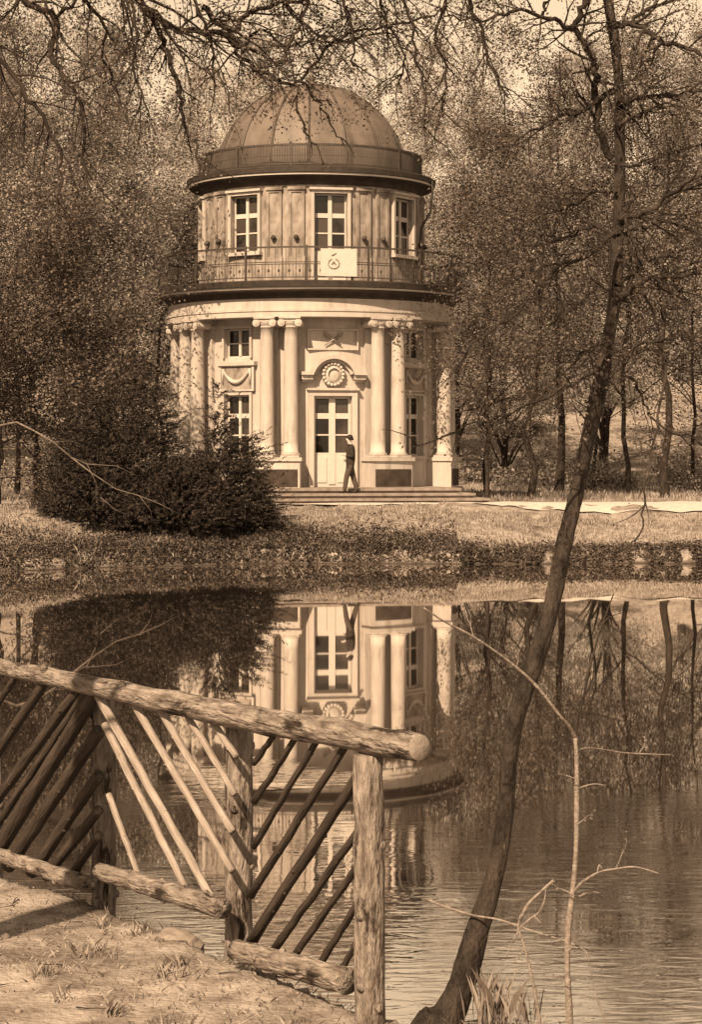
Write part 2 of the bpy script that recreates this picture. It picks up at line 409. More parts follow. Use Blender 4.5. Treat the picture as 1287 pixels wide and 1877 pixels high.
def window(r, hw, zb, zt, rows, stile=.06, mull=.09, panel=0.0, name='window', trans=0.07, depth=.17):
    """timber frame with mullion, bars and panes, facing -Y at radius r; returns (frame MB, list of pane MBs)"""
    fr = MB(); y0 = -(r - depth); y1 = y0 + .05
    fr.box(-hw, -hw + stile, y0, y1, zb, zt); fr.box(hw - stile, hw, y0, y1, zb, zt)
    fr.box(-hw + stile, hw - stile, y0, y1, zt - stile, zt)
    fr.box(-hw + stile, hw - stile, y0, y1, zb, zb + stile + panel)
    if panel:
        for s in (-1, 1):
            xa, xb = (s * mull / 2 + s * .07, s * (hw - stile) - s * .05)
            fr.box(min(xa, xb), max(xa, xb), y0 - .025, y0 + .002, zb + .14, zb + panel - .05)
    fr.box(-mull / 2, mull / 2, y0 - .03, y1, zb + stile, zt - stile)
    a, bt = zb + stile + panel, zt - stile
    hgt = [a + (bt - a) * t for t in rows]
    for i, h in enumerate(hgt):
        t = trans if i == len(hgt) - 1 else .022
        fr.box(-hw + stile, -mull / 2, y0, y1 - .002, h - t, h + t); fr.box(mull / 2, hw - stile, y0, y1 - .002, h - t, h + t)
    lv = [a] + hgt + [bt]; panes = []
    for s in (-1, 1):
        for i in range(len(lv) - 1):
            p = MB(); xa, xb = (mull / 2, hw - stile) if s > 0 else (-hw + stile, -mull / 2)
            lo, hi = lv[i] + (0 if i == 0 else .022), lv[i + 1] - .022
            tilt = random.Random(i * 7 + s).uniform(-.006, .006)
            p.add([(xa, y0 + .03 + tilt, lo), (xb, y0 + .03 - tilt, lo), (xb, y0 + .03 - tilt, hi), (xa, y0 + .03 + tilt, hi)], [(0, 1, 2, 3)])
            panes.append(p)
    return fr, panes
def place_window(spec, angles, name):
    first = None
    for a in angles:
        if first is None:
            fr, panes = window(*spec[0], **spec[1])
            first = part(fr, name, WH, rz=a)
            for p in panes:
                p.v = [(x, y, z - PG) for x, y, z in p.v]; p.obj('pane', M['glass'], first)
        else: dup(first, pav, a)
side = [a for a in BAYS if a]
place_window(((4.0, .60, 1.775, 4.60, (.33, .68)), dict(mull=.20, panel=.98, stile=.085, trans=.085)), [0.0], 'door')
place_window(((4.0, .50, 2.74, 4.64, (.33, .67)), dict()), side, 'window')
place_window(((4.0, .50, 5.80, 6.72, (.5,)), dict(trans=.02)), side, 'window')
place_window(((3.62, .53, 9.12, 10.92, (.33, .66)), dict(mull=.10)), side, 'window')
place_window(((3.62, .53, 8.22, 10.92, (.32, .64)), dict(mull=.12, panel=.85)), [0.0], 'balcony_door')

# mouldings round openings: each window surround is one part
def surround(r, hw, zb, zt, w=.13, head=True, sill=True):
    b = MB(); y = -math.sqrt(r * r - (hw + w) ** 2) ; yo = -(r + .05)
    b.box(-hw - w, -hw, yo, y + .05, zb, zt); b.box(hw, hw + w, yo, y + .05, zb, zt)
    b.box(-hw - w, hw + w, yo - .004, y + .05, zt, zt + w)
    if head: b.box(-hw - w - .05, hw + w + .05, yo - .08, y + .05, zt + w, zt + w + .07)
    if sill: b.box(-hw - w - .03, hw + w + .03, yo - .07, y + .05, zb - .10, zb)
    return b
sd = None
for a in side:
    if sd is None:
        sd = [part(surround(4.0, .5, 2.74, 4.64, .08, head=False), 'window_surround', S, rz=a),
              part(surround(4.0, .5, 5.80, 6.72, .08, head=False, sill=False), 'window_surround', S, rz=a)]
        g = MB(); yy = -4.0
        g.box(-.68, .68, yy - .03, yy + .12, 4.76, 5.52); fr = part(g, 'relief_panel', SW, rz=a)
        g = MB(); g.box(-.74, .74, yy - .12, yy + .12, 5.56, 5.68); g.box(-.70, .70, yy - .07, yy + .12, 5.523, 5.56)
        g.box(-.68, -.60, yy - .06, yy - .03, 4.82, 5.52); g.box(.60, .68, yy - .06, yy - .03, 4.82, 5.52)
        g.box(-.68, .68, yy - .062, yy - .03, 4.76, 4.82)
        g.v = [(x, y, z - PG) for x, y, z in g.v]; g.obj('ledge', S, fr)
        g = MB(); P_ = [(-.52 + 1.04 * t / 16, yy - .07, 5.44 - .40 * math.sin(PI * t / 16) ** .8) for t in range(17)]
        g.tube(P_, [.03 + .045 * math.sin(PI * t / 16) for t in range(17)], 8)
        for s in (-1, 1): g.tube([(s * .52, yy - .06, 5.46), (s * .54, yy - .06, 5.2), (s * .53, yy - .06, 4.98)], [.05, .035, .015], 6)
        g.v = [(x, y, z - PG) for x, y, z in g.v]; g.obj('garland', S, fr, smooth=True)
        sd.append(fr)
    else:
        for o in sd: dup(o, pav, a)
# door surround, arched hood and medallion
part(surround(4.0, .6, 1.775, 4.60, .17, head=True, sill=False), 'door_surround', S)
hd = MB(); yo = -4.30; yi = -3.86
cz, rad = 5.08, .77
N = 24
arc = [(rad * math.cos(PI * k / N), cz + rad * math.sin(PI * k / N)) for k in range(N + 1)]
for (r0, r1, ya) in ((.56, .66, -4.12), (.66, .77, -4.28)):
    for k in range(N):
        a0, a1 = PI * (.10 + .80 * k / N), PI * (.10 + .80 * (k + 1) / N)
        q4 = [(r0, a0), (r1, a0), (r1, a1), (r0, a1)]
        vs_ = [(r_ * math.cos(a_), ya, cz + r_ * math.sin(a_)) for r_, a_ in q4] + [(r_ * math.cos(a_), yi, cz + r_ * math.sin(a_)) for r_, a_ in q4]
        hd.add(vs_, [(3, 2, 1, 0), (4, 5, 6, 7), (1, 2, 6, 5), (3, 0, 4, 7)])
for s in (-1, 1):
    x0, x1 = sorted((s * .64, s * 1.02))
    hd.box(x0, x1, -4.30, yi, 5.24, 5.34); hd.box(x0 + .02, x1 - .02, -4.20, yi, 5.10, 5.24); hd.box(x0 + .05, x1 - .05, -4.12, yi, 5.03, 5.10)
hood = part(hd, 'door_hood', S)
md = MB(); K = 20
for (ra, rb, yy_) in ((.0, .18, -4.10), (.18, .23, -4.15), (.23, .34, -4.09)):
    for k in range(K):
        a0, a1 = 2 * PI * k / K, 2 * PI * (k + 1) / K
        md.add([(ra * math.cos(a0), yy_ - .03, 5.26 - PG + ra * 1.08 * math.sin(a0)), (rb * math.cos(a0), yy_, 5.26 - PG + rb * 1.08 * math.sin(a0)),
                (rb * math.cos(a1), yy_, 5.26 - PG + rb * 1.08 * math.sin(a1)), (ra * math.cos(a1), yy_ - .03, 5.26 - PG + ra * 1.08 * math.sin(a1))], [(0, 1, 2, 3)])
for k in range(18):
    a = 2 * PI * k / 18; c = Vector((.31 * math.cos(a), -4.11, 5.26 - PG + .33 * math.sin(a)))
    md.tube([c + Vector((0, .06, 0)), c + Vector((0, -.03, 0)), c + Vector((0, -.06, 0))], [.06, .055, .02], 7)
md.obj('medallion', S, hood, smooth=True)
tb = MB(); tb.box(-.80, .80, -4.04, -3.9, 6.02, 6.07); tb.box(-.80, .80, -4.035, -3.9, 6.62, 6.67)
tb.box(-.80, -.76, -4.032, -3.9, 6.07, 6.62); tb.box(.76, .80, -4.032, -3.9, 6.07, 6.62); tf = part(tb, 'frieze_panel', S)
cr = MB()
for s in (-1, 1):
    cr.tube([(-s * .26, -4.06, 6.16 - PG), (0, -4.08, 6.34 - PG), (s * .28, -4.06, 6.53 - PG)], [.018, .028, .05], 7)
    for k in range(5):
        x = s * (.05 + .05 * k); z = 6.36 + .036 * k
        cr.tube([(x, -4.05, z - PG), (x + s * .07, -4.07, z + .07 * (1 - k % 2 * 2) - PG)], [.022, .008], 5)
cr.obj('crossed_torches', SW, tf, smooth=True)

# paired columns with pedestals and wall pilasters
CR, CZ0, CZ1 = 4.5, 2.70, 7.01
prof = [(.235, CZ0 + .16)]
for k in range(13):
    t = k / 12; prof.append((.232 - .035 * t ** 1.8, CZ0 + .16 + (CZ1 - .34 - CZ0 - .16) * t))
prof += [(.225, CZ1 - .33), (.225, CZ1 - .29), (.2, CZ1 - .28)]
def make_column(a):
    sh = MB(); sh.lathe(prof, 28, cy=-CR); o = part(sh, 'column', S, rz=a, smooth=True)
    bs = MB(); bs.box(-.29, .29, -CR - .29, -CR + .29, CZ0, CZ0 + .06)
    bs.lathe([(.28, CZ0 + .06), (.30, CZ0 + .085), (.285, CZ0 + .11), (.25, CZ0 + .12), (.26, CZ0 + .145), (.235, CZ0 + .165)], 28, cy=-CR)
    bs.v = [(x, y, z - PG) for x, y, z in bs.v]; bs.obj('column_base', S, o)
    cp = MB(); cp.box(-.34, .34, -CR - .30, -CR + .30, CZ1 - .06, CZ1 - .002)
    cp.box(-.31, .31, -CR - .25, -CR + .25, CZ1 - .15, CZ1 - .06)
    for s in (-1, 1):
        for sp, (r0, yl) in enumerate(((.115, .27), (.075, .285), (.035, .30))):
            cp.tube([(s * .265, -CR - yl, CZ1 - .185), (s * .265, -CR + yl, CZ1 - .185)], [r0, r0], 16)
    cp.lathe([(.2, CZ1 - .29), (.25, CZ1 - .2), (.26, CZ1 - .15)], 20, cy=-CR)
    cp.v = [(x, y, z - PG) for x, y, z in cp.v]; cp.obj('capital', S, o)
    return o
PAIRS = [R(22.5 + 45 * k) for k in range(8)]
HS = R(4.85)
col0 = ped0 = pil0 = None
for k in (0, 7, 6, 1, 2, 5, 3, 4):
    a = PAIRS[k]
    for s in (-1, 1):
        if col0 is None: col0 = make_column(a + s * HS)
        else: dup(col0, pav, a + s * HS)
        if k in (0, 1, 5, 6, 7):
            if pil0 is None:
                p = MB(); p.box(-.23, .23, -4.11, -3.9, 1.775, 6.70)
                p.box(-.26, .26, -4.15, -3.9, 2.58, 2.70); p.box(-.26, .26, -4.14, -3.9, 1.775, 1.95)
                pil0 = part(p, 'pilaster', S, rz=a + s * HS)
                c_ = MB(); c_.box(-.28, .28, -4.17, -3.9, 6.88, 7.005); c_.box(-.24, .24, -4.135, -3.9, 6.70, 6.88)
                for s2 in (-1, 1): c_.tube([(s2 * .24, -4.17, 6.79), (s2 * .24, -3.95, 6.79)], [.09, .09], 10)
                c_.v = [(x, y, z - PG) for x, y, z in c_.v]; c_.obj('pilaster_capital', S, pil0)
            else: dup(pil0, pav, a + s * HS)
    if ped0 is None:
        p = MB(); h = R(9.3)
        def arcblock(mb, r0, r1, z0, z1, hh, n=8):
            vs_ = []; fs_ = []
            for i in range(n + 1):
                an = -hh + 2 * hh * i / n
                for rr, z in ((r1, z0), (r1, z1), (r0, z1), (r0, z0)): vs_.append((rr * math.sin(an), -rr * math.cos(an), z))
            for i in range(n):
                for j in range(4): fs_.append((i * 4 + j, i * 4 + 4 + j, i * 4 + 4 + (j + 1) % 4, i * 4 + (j + 1) % 4))
            fs_ += [(0, 1, 2, 3), (n * 4 + 3, n * 4 + 2, n * 4 + 1, n * 4)]
            mb.add(vs_, fs_)
        arcblock(p, 3.95, 4.82, 1.70, 2.58, R(8.7)); arcblock(p, 3.95, 4.88, 2.58, 2.695, R(9.4))
        ped0 = part(p, 'pedestal', S, rz=a)
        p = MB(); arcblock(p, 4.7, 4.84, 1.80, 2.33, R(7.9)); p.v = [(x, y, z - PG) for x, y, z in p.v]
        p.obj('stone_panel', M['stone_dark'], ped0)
    else: dup(ped0, pav, a)

# entablature, cornice, balcony
e = MB(); e.lathe([(4.0, 7.01), (4.72, 7.01), (4.72, 7.17), (4.75, 7.18), (4.75, 7.25), (4.68, 7.26), (4.68, 7.57)], 128); part(e, 'entablature', S)
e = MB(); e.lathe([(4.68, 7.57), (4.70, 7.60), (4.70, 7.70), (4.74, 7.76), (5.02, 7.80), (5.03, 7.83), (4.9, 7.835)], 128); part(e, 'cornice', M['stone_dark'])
e = MB(); e.lathe([(4.88, 7.832), (5.035, 7.834), (5.045, 7.89), (4.9, 7.892)], 128); part(e, 'fillet', WH)
e = MB(); e.lathe([(4.9, 7.895), (5.10, 7.90), (5.14, 8.07), (5.10, 8.10), (3.6, 8.16)], 128); part(e, 'gutter', M['gutter'])
RR = 4.93
rl = MB()
for z, r_ in ((9.12, .026), (8.66, .014), (8.60, .014), (8.20, .016)):
    rl.lathe([(RR - r_, z - r_), (RR + r_, z - r_), (RR + r_, z + r_), (RR - r_, z + r_), (RR - r_, z - r_)], 128)
rail = part(rl, 'balcony_railing', M['iron'])
bl = MB()
for k in range(288):
    a = 2 * PI * k / 288; x, y = RR * math.sin(a), -RR * math.cos(a); t = .007
    if abs(a) < .105 or abs(a - 2 * PI) < .105: continue
    bl.box(x - t, x + t, y - t, y + t, 8.2 - PG, (8.60 if k % 3 else 9.12) - PG)
    if k % 3 == 1:
        bl.tube([(x, y, 8.36 - PG), (x, y, 8.44 - PG)], [.035, .035], 5)
tag(bl.obj('balusters', M['iron'], rail), kind='stuff')
for k in range(16):
    a = 2 * PI * (k + .5) / 16
    p = MB(); p.box(-.03, .03, -RR - .035, -RR + .025, 8.08 - PG, 9.18 - PG); p.obj('railing_post', M['iron'], rail, rz=a)
p = MB(); p.box(-.56, .56, -5.02, -4.975, 8.22, 9.06); ep = part(p, 'emblem_panel', WH)
p = MB()
for k in range(22):
    a0, a1 = PI * (.62 + 1.76 * k / 22), PI * (.62 + 1.76 * (k + 1) / 22)
    c0 = Vector((-.16 + .17 * math.cos(a0), -5.03, 8.60 - PG + .15 * math.sin(a0))); c1 = Vector((-.16 + .17 * math.cos(a1), -5.03, 8.60 - PG + .15 * math.sin(a1)))
    p.tube([c0, c1], [.015, .012 + .010 * (k % 2)], 5)
p.tube([(-.22, -5.03, 8.58 - PG), (-.16, -5.03, 8.66 - PG), (-.1, -5.03, 8.58 - PG)], [.02, .03, .02], 5)
p.tube([(-.24, -5.03, 8.84 - PG), (-.16, -5.035, 8.88 - PG), (-.07, -5.03, 8.93 - PG)], [.008, .02, .008], 5)
p.obj('emblem', M['stone_weathered'], ep)

# upper storey
up0 = None
for k in (0, 7, 6, 1, 2, 5):
    a = PAIRS[k]
    for s in (-1, 1):
        an = a + s * R(5.6)
        if up0 is None:
            p = MB(); p.box(-.27, .27, -3.69, -3.5, 8.1, 8.95); p.box(-.25, -.16, -3.69, -3.5, 8.953, 10.95); p.box(.16, .25, -3.69, -3.5, 8.953, 10.95)
            p.box(-.16, .16, -3.655, -3.5, 8.953, 10.95); p.box(-.25, .25, -3.692, -3.5, 10.95, 11.02); p.box(-.28, .28, -3.74, -3.5, 11.02, 11.12)
            up0 = part(p, 'upper_pilaster', SW, rz=an)
            p = MB(); p.tube([(0, -3.64, 9.56 - PG), (0, -3.72, 9.55 - PG), (-.02, -3.80, 9.50 - PG)], [.05, .085, .05], 8); p.obj('bracket', M['iron'], up0)
        else: dup(up0, pav, an)
us = None
for a in BAYS:
    if us is None: us = part(surround(3.62, .53, 9.12, 10.92, .1, head=True, sill=True), 'upper_window_surround', S, rz=a)
    elif a: dup(us, pav, a)
part(surround(3.62, .53, 8.22, 10.92, .1, head=True, sill=False), 'balcony_door_surround', S)
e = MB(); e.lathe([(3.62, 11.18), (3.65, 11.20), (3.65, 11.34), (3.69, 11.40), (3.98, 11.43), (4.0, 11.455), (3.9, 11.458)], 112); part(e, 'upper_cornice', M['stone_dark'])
e = MB(); e.lathe([(3.88, 11.456), (4.02, 11.458), (4.03, 11.515), (3.9, 11.518)], 112); part(e, 'upper_fillet', WH)
e = MB(); e.lathe([(3.9, 11.522), (4.07, 11.53), (4.09, 11.68), (4.05, 11.71), (3.55, 11.80)], 112); part(e, 'upper_gutter', M['gutter'])
e = MB()
for z, r_ in ((12.44, .03), (12.1, .012), (11.84, .02)):
    e.lathe([(3.62 - r_, z - r_), (3.62 + r_, z - r_), (3.62 + r_, z + r_), (3.62 - r_, z + r_), (3.62 - r_, z - r_)], 112)
att = part(e, 'attic_railing', M['iron'])
e = MB()
for k in range(430):
    a = 2 * PI * k / 430; x, y = 3.62 * math.sin(a), -3.62 * math.cos(a); t = .015
    e.box(x - t, x + t, y - t, y + t, 11.74 - PG, 12.44 - PG)
tag(e.obj('attic_bars', M['sheet'], att), kind='stuff')
for k in range(12):
    p = MB(); p.box(-.03, .03, -3.66, -3.59, 11.74 - PG, 12.50 - PG); p.obj('railing_post', M['iron'], att, rz=2 * PI * (k + .35) / 12)
dp = []
for k in range(17):
    t = k / 16 * PI / 2; dp.append((3.12 * math.cos(t) ** .95, 11.78 + 3.08 * math.sin(t)))
dp[-1] = (.02, dp[-1][1])
e = MB(); e.lathe(dp, 16, R(11.25), R(371.25)); dm = part(e, 'dome', M['dome'], smooth=False)
for k in range(16):
    p = MB(); p.tube([(0, -r_ - .01, z - PG) for r_, z in dp[:-1]], [.04] * (len(dp) - 1), 6); p.obj('rib', M['sheet'], dm, rz=2 * PI * (k + .5) / 16)
e = MB(); e.lathe([(.02, 15.35), (.06, 15.25), (.13, 15.12), (.07, 15.0), (.2, 14.9), (.28, 14.82)], 16); part(e, 'finial', M['dome'], smooth=True)
ang = R(62); cs = lambda r_, z: (r_ * math.sin(ang), -r_ * math.cos(ang), z)
e = MB(); e.tube([cs(4.1, 11.6), cs(4.12, 11.2), cs(4.05, 10.6), cs(3.75, 10.1), cs(3.72, 9.4), cs(3.72, 8.2)], [.04] * 6, 8); part(e, 'drainpipe', M['gutter'], smooth=True)

# ------------------------------------------------------------------ person on the steps
def build_person():
    root = (.17, 63.75, 1.625)
    pts = {}; rad_ = {}; edges = []
    def V(n, p, r): pts[n] = p; rad_[n] = r
    def E(*ns):
        for a, b_ in zip(ns[:-1], ns[1:]): edges.append((a, b_))
    V('pelvis', (.04, 0, .90), (.165, .17)); V('waist', (.055, 0, 1.08), (.155, .165)); V('chest', (.06, 0, 1.27), (.175, .19)); V('neckb', (.045, 0, 1.42), (.10, .12))
    V('neck', (.02, 0, 1.49), (.055, .055)); V('jaw', (-.005, 0, 1.55), (.075, .065)); V('skull', (.005, 0, 1.64), (.098, .078)); V('crown', (.012, 0, 1.705), (.06, .05))
    E('pelvis', 'waist', 'chest', 'neckb', 'neck', 'jaw', 'skull', 'crown')
    V('nose', (-.10, 0, 1.60), (.018, .016)); E('skull', 'nose')
    for s, nm in ((-1, 'l'), (1, 'r')):
        fx = -.17 if s < 0 else .20
        kx = -.08 if s < 0 else .13
        V('hip' + nm, (.03, s * .09, .80), (.12, .11)); V('knee' + nm, (kx, s * .10, .48), (.085, .08)); V('calf' + nm, (kx * .5 + fx * .5 + .02, s * .10, .28), (.08, .075))
        V('ank' + nm, (fx + .03, s * .10, .10), (.062, .06)); V('heel' + nm, (fx + .04, s * .10, .045), (.045, .04)); V('toe' + nm, (fx - .15, s * .11, .035), (.034, .042))
        E('pelvis', 'hip' + nm, 'knee' + nm, 'calf' + nm, 'ank' + nm, 'heel' + nm, 'toe' + nm)
        hand = (-.17, s * .13, 1.16) if s < 0 else (-.12, s * .16, .98)
        V('sh' + nm, (.05, s * .19, 1.37), (.085, .085)); V('el' + nm, (.12, s * .25, 1.09), (.064, .064)); V('wr' + nm, (hand[0] + .07, hand[1], hand[2] - .03), (.034, .034)); V('palm' + nm, hand, (.03, .036))
        E('chest', 'sh' + nm, 'el' + nm, 'wr' + nm, 'palm' + nm)
        for k in range(4):
            y = hand[1] + (-.027 + .018 * k); L_ = (.045, .055, .06, .048)[k]
            V(f'f{nm}{k}', (hand[0] - L_, y, hand[2] + .01), (.011, .011)); V(f'g{nm}{k}', (hand[0] - L_ - .02, y, hand[2] - .02), (.009, .009)); E('palm' + nm, f'f{nm}{k}', f'g{nm}{k}')
        V('t' + nm, (hand[0] - .01, hand[1] - s * .05, hand[2] + .03), (.012, .012)); V('u' + nm, (hand[0] - .045, hand[1] - s * .06, hand[2] + .035), (.01, .01)); E('palm' + nm, 't' + nm, 'u' + nm)
    names = list(pts); me = bpy.data.meshes.new('person')
    me.from_pydata([pts[n] for n in names], [(names.index(a), names.index(b_)) for a, b_ in edges], [])
    o = bpy.data.objects.new('person', me); C.objects.link(o)
    md_ = o.modifiers.new('skin', 'SKIN'); md_.use_smooth_shade = True
    sv = me.skin_vertices[0].data
    for i, n in enumerate(names): sv[i].radius = rad_[n]; sv[i].use_root = (n == 'pelvis')
    sb_ = o.modifiers.new('sub', 'SUBSURF'); sb_.levels = 1; sb_.render_levels = 1
    dg = bpy.context.evaluated_depsgraph_get(); nm_ = bpy.data.meshes.new_from_object(o.evaluated_get(dg))
    o.modifiers.clear(); o.data = nm_; nm_.materials.clear()
    for m_ in (M['skin'], M['suit'], M['trouser'], M['hair']): nm_.materials.append(m_)
    for p_ in nm_.polygons:
        c = p_.center
        near_hand = min((c - Vector((-.17, -.13, 1.16))).length, (c - Vector((-.12, .16, .98))).length) < .10 and c.x < -.10
        p_.material_index = 0 if (c.z > 1.47 or near_hand) else (1 if c.z > .80 else (2 if c.z > .09 else 3))
    o.location = root
    tag(o, 'man in dark suit standing in profile on the pavilion steps', 'person')
    h = MB(); h.lathe([(.002, .115), (.05, .10), (.088, .06), (.10, .0), (.098, -.05), (.085, -.08)], 16)
    h.v = [(x * 1.05 + .02 + (0.02 if z < 0 else 0), y * .86, z * .9 + 1.655) for x, y, z in h.v]
    hv = []; keep = []
    h.f = [f for f in h.f if not all(h.v[i][0] < -.035 and h.v[i][2] < 1.69 for i in f)]; h.mi = h.mi[:len(h.f)]
    h.obj('hair', M['hair'], o, smooth=True)
build_person()

# ------------------------------------------------------------------ rustic fence
rng = random.Random(4)
FD = Vector((-.56, .83, 0)).normalized()
def fp(px, py, off=0.0):
    """point on the fence's own vertical plane"""
    k = (px - HX) / F
    s = (.13 - k * 10.06) / (.56 + k * .83)
    d = 10.06 + .83 * s; p = at(px, py, d)
    return p + Vector((.83, .56, 0)).normalized() * off
fence = empty('rustic_fence', (-.565, 11.4, .13), 'rustic log fence with diagonal sticks at the water edge', 'fence')
FO = Vector(fence.location)
def fobj(mb, name, m, a, b, parent=fence):
    """the mesh is kept in a frame whose Z runs along the log from a to b"""
    q_ = (Vector(b) - Vector(a)).to_track_quat('Z', 'Y'); qi = q_.inverted(); a = Vector(a)
    mb.v = [tuple(qi @ (Vector(v) - a)) for v in mb.v]
    o = mb.obj(name, m, parent, smooth=True)
    if parent is fence: o.location = a - FO; o.rotation_mode = 'QUATERNION'; o.rotation_quaternion = q_
    return o
def log_pts(a, b, r0, r1, n=14, wig=.012):
    a, b = Vector(a), Vector(b); ps = []; rs = []
    for i in range(n + 1):
        t = i / n; p = a.lerp(b, t)
        k = wig if 0 < i < n else 0
        p += Vector((rng.uniform(-k, k), rng.uniform(-k, k), rng.uniform(-k, k) * .6))
        ps.append(p); rs.append((r0 * (1 - t) + r1 * t) * rng.uniform(.965, 1.035))
    return ps, rs
def log(name, a, b, r0, r1, m, n=14, wig=.012, sides=14, knots=2):
    mb = MB(); ps, rs = log_pts(a, b, r0, r1, n, wig)
    mb.tube(ps, rs, sides, True, .03, rng)
    for _ in range(knots * 2):
        i = rng.randrange(1, n); c = ps[i]; ax = (ps[i] - ps[i - 1]).normalized()
        dr = Vector((rng.uniform(-1, 1), rng.uniform(-1, .1), rng.uniform(-1, 1))); dr = (dr - ax * dr.dot(ax)).normalized()
        mb.tube([c + dr * rs[i] * .6, c + dr * rs[i] * 1.12, c + dr * rs[i] * 1.2], [rs[i] * .42, rs[i] * .3, rs[i] * .12], 7)
    return fobj(mb, name, m, ps[0], ps[-1])
GZ = .0
posts = [(.13, 10.06, 1.385, .072), (-.565, 11.40, 1.345, .074), (-1.426, 12.67, 1.36, .071), (-2.29, 13.94, 1.36, .07), (-3.15, 15.2, 1.36, .07), (-4.0, 16.5, 1.36, .07)]
for (x, d, zt, r_) in posts:
    log('post', (x + rng.uniform(-.01, .01), d, -.35), (x + rng.uniform(-.015, .015), d, zt), r_ * 1.04, r_, M['log'], 16, .007, 18, 4)
tr_pts = [fp(757, 1284), fp(642, 1262), fp(507, 1241), fp(391, 1217), fp(300, 1196), fp(175, 1171), Vector((-2.7, 14.55, 1.425)), Vector((-4.3, 16.95, 1.42))]
tr_r = [.066, .071, .070, .066, .060, .054, .052, .05]
mb = MB(); P2 = []; R2 = []
for i in range(len(tr_pts) - 1):
    n_ = 5
    for k in range(n_):
        t = k / n_; P2.append(tr_pts[i].lerp(tr_pts[i + 1], t) + Vector((rng.uniform(-.006, .006), 0, rng.uniform(-.006, .006)))); R2.append((tr_r[i] * (1 - t) + tr_r[i + 1] * t) * rng.uniform(.95, 1.05))
P2.append(tr_pts[-1]); R2.append(tr_r[-1])
mb.tube(P2, R2, 18, False, .035, rng)
for i in (7, 13, 19, 24):
    c = P2[i]; mb.tube([c, c + Vector((-.03, -.05, .055)), c + Vector((-.035, -.06, .07))], [.04, .022, .008], 7)
tr = fobj(mb, 'top_rail', M['log'], P2[0], P2[-1])
mb = MB(); t0 = (P2[0] - P2[1]).normalized(); mb.tube([P2[0] - t0 * .02, P2[0] + t0 * .004, P2[0] + t0 * .008], [R2[0] * .99, R2[0] * .97, R2[0] * .90], 18); fobj(mb, 'cut_end', M['endgrain'], P2[0], P2[-1], tr)
for a_, b_, r0, r1 in (((487, 1588), (655, 1635), .056, .066), ((280, 1469), (466, 1524), .050, .056), ((112, 1440), (266, 1489), .045, .05)):
    log('lower_rail', fp(*a_, -.02), fp(*b_, -.02), r0, r1, M['log'], 14, .008, 16, 3)
log('lower_rail', (-2.29, 13.94, .24), (-3.15, 15.2, .22), .05, .05, M['log'])
sticks_dark = [((509, 1299), (541, 1256), 9), ((509, 1357), (571, 1262), 10), ((508, 1424), (605, 1262), 10), ((504, 1498), (644, 1276), 12), ((505, 1568), (675, 1303), 16),
               ((540, 1580), (668, 1398), 12), ((569, 1592), (666, 1454), 11), ((606, 1606), (664, 1512), 11), ((637, 1616), (660, 1574), 9),
               ((116, 1361), (241, 1192), 16), ((116, 1440), (262, 1204), 22), ((137, 1456), (266, 1264), 20), ((172, 1466), (266, 1330), 18), ((194, 1472), (266, 1382), 15), ((225, 1482), (266, 1420), 13), ((116, 1292), (194, 1176), 15), ((116, 1400), (252, 1196), 11), ((116, 1219), (150, 1168), 10)]
sticks_pale = [((288, 1365), (329, 1475), 9), ((283, 1258), (398, 1492), 11), ((266, 1200), (441, 1514), 12), ((322, 1216), (466, 1462), 11), ((357, 1218), (466, 1402), 11), ((399, 1228), (470, 1346), 10), ((436, 1238), (472, 1290), 10)]
for lst, m_ in ((sticks_dark, M['dark_stick']), (sticks_pale, M['pale_stick'])):  # dark colour in the outer bays, pale in the middle bay
    for a_, b_, w_ in lst:
        pa, pb_ = fp(*a_, .02), fp(*b_, .02)
        rr = w_ * pa.y / F / 2
        ax = (pb_ - pa).normalized(); pa -= ax * .05; pb_ += ax * .04
        log('stick', pa, pb_, rr * 1.12, rr * .97, m_, 10, .0035, 10, 2)
# ------------------------------------------------------------------ trees
def rand_dir(rg): v = Vector((rg.gauss(0, 1), rg.gauss(0, 1), rg.gauss(0, 1))); return v.normalized()
def grow(rg, mb, tips, p, d, L, r, lev, maxlev, nseg=6, wig=.22, trop=.06, child=(3, 5), spread=(.5, 1.0), ratio=.62, sides=(8, 6, 5, 4, 3), t0=.25, rr=.55):
    pts = [p.copy()]; rs = [r]
    for i in range(nseg):
        d = (d + rand_dir(rg) * wig + Vector((0, 0, trop))).normalized()
        p = p + d * (L / nseg); pts.append(p.copy()); rs.append(r * (1 - .72 * (i + 1) / nseg))
    mb.tube(pts, rs, sides[min(lev, len(sides) - 1)], False)
    if lev >= maxlev:
        for i in range(1, nseg + 1): tips.append((pts[i], d.copy()))
        return
    for k in range(rg.randint(*child)):
        t = t0 + (1 - t0) * (k + rg.random()) / child[1]; t = min(t, .98)
        i = int(t * nseg); q = pts[i].lerp(pts[i + 1], t * nseg - i); ax = (pts[i + 1] - pts[i]).normalized()
        o = rand_dir(rg); o = (o - ax * o.dot(ax)).normalized()
        a = rg.uniform(*spread); nd_ = ax * math.cos(a) + o * math.sin(a)
        grow(rg, mb, tips, q, nd_, L * ratio * rg.uniform(.75, 1.15) * (1.1 - .35 * t), rs[i] * rr, lev + 1, maxlev, max(3, nseg - 1), wig, trop, child, spread, ratio, sides, .2, rr)
    if lev < maxlev:
        for k in range(2):
            o = rand_dir(rg); nd_ = (d + o * .5).normalized()
            grow(rg, mb, tips, p, nd_, L * ratio * .8, rs[-1] * .95, lev + 1, maxlev, max(3, nseg - 1), wig, trop, child, spread, ratio, sides, .2, rr)

def crown_obj(rg_np, tips, per, sz, spread, material, name, parent, **kw):
    T = np.array([t[0] for t in tips]); T = np.repeat(T, per, axis=0)
    P = T + rg_np.normal(size=T.shape) * spread
    return link(name, quads_mesh(name, leaf_quads(rg_np, P, sz, **kw), material), parent)

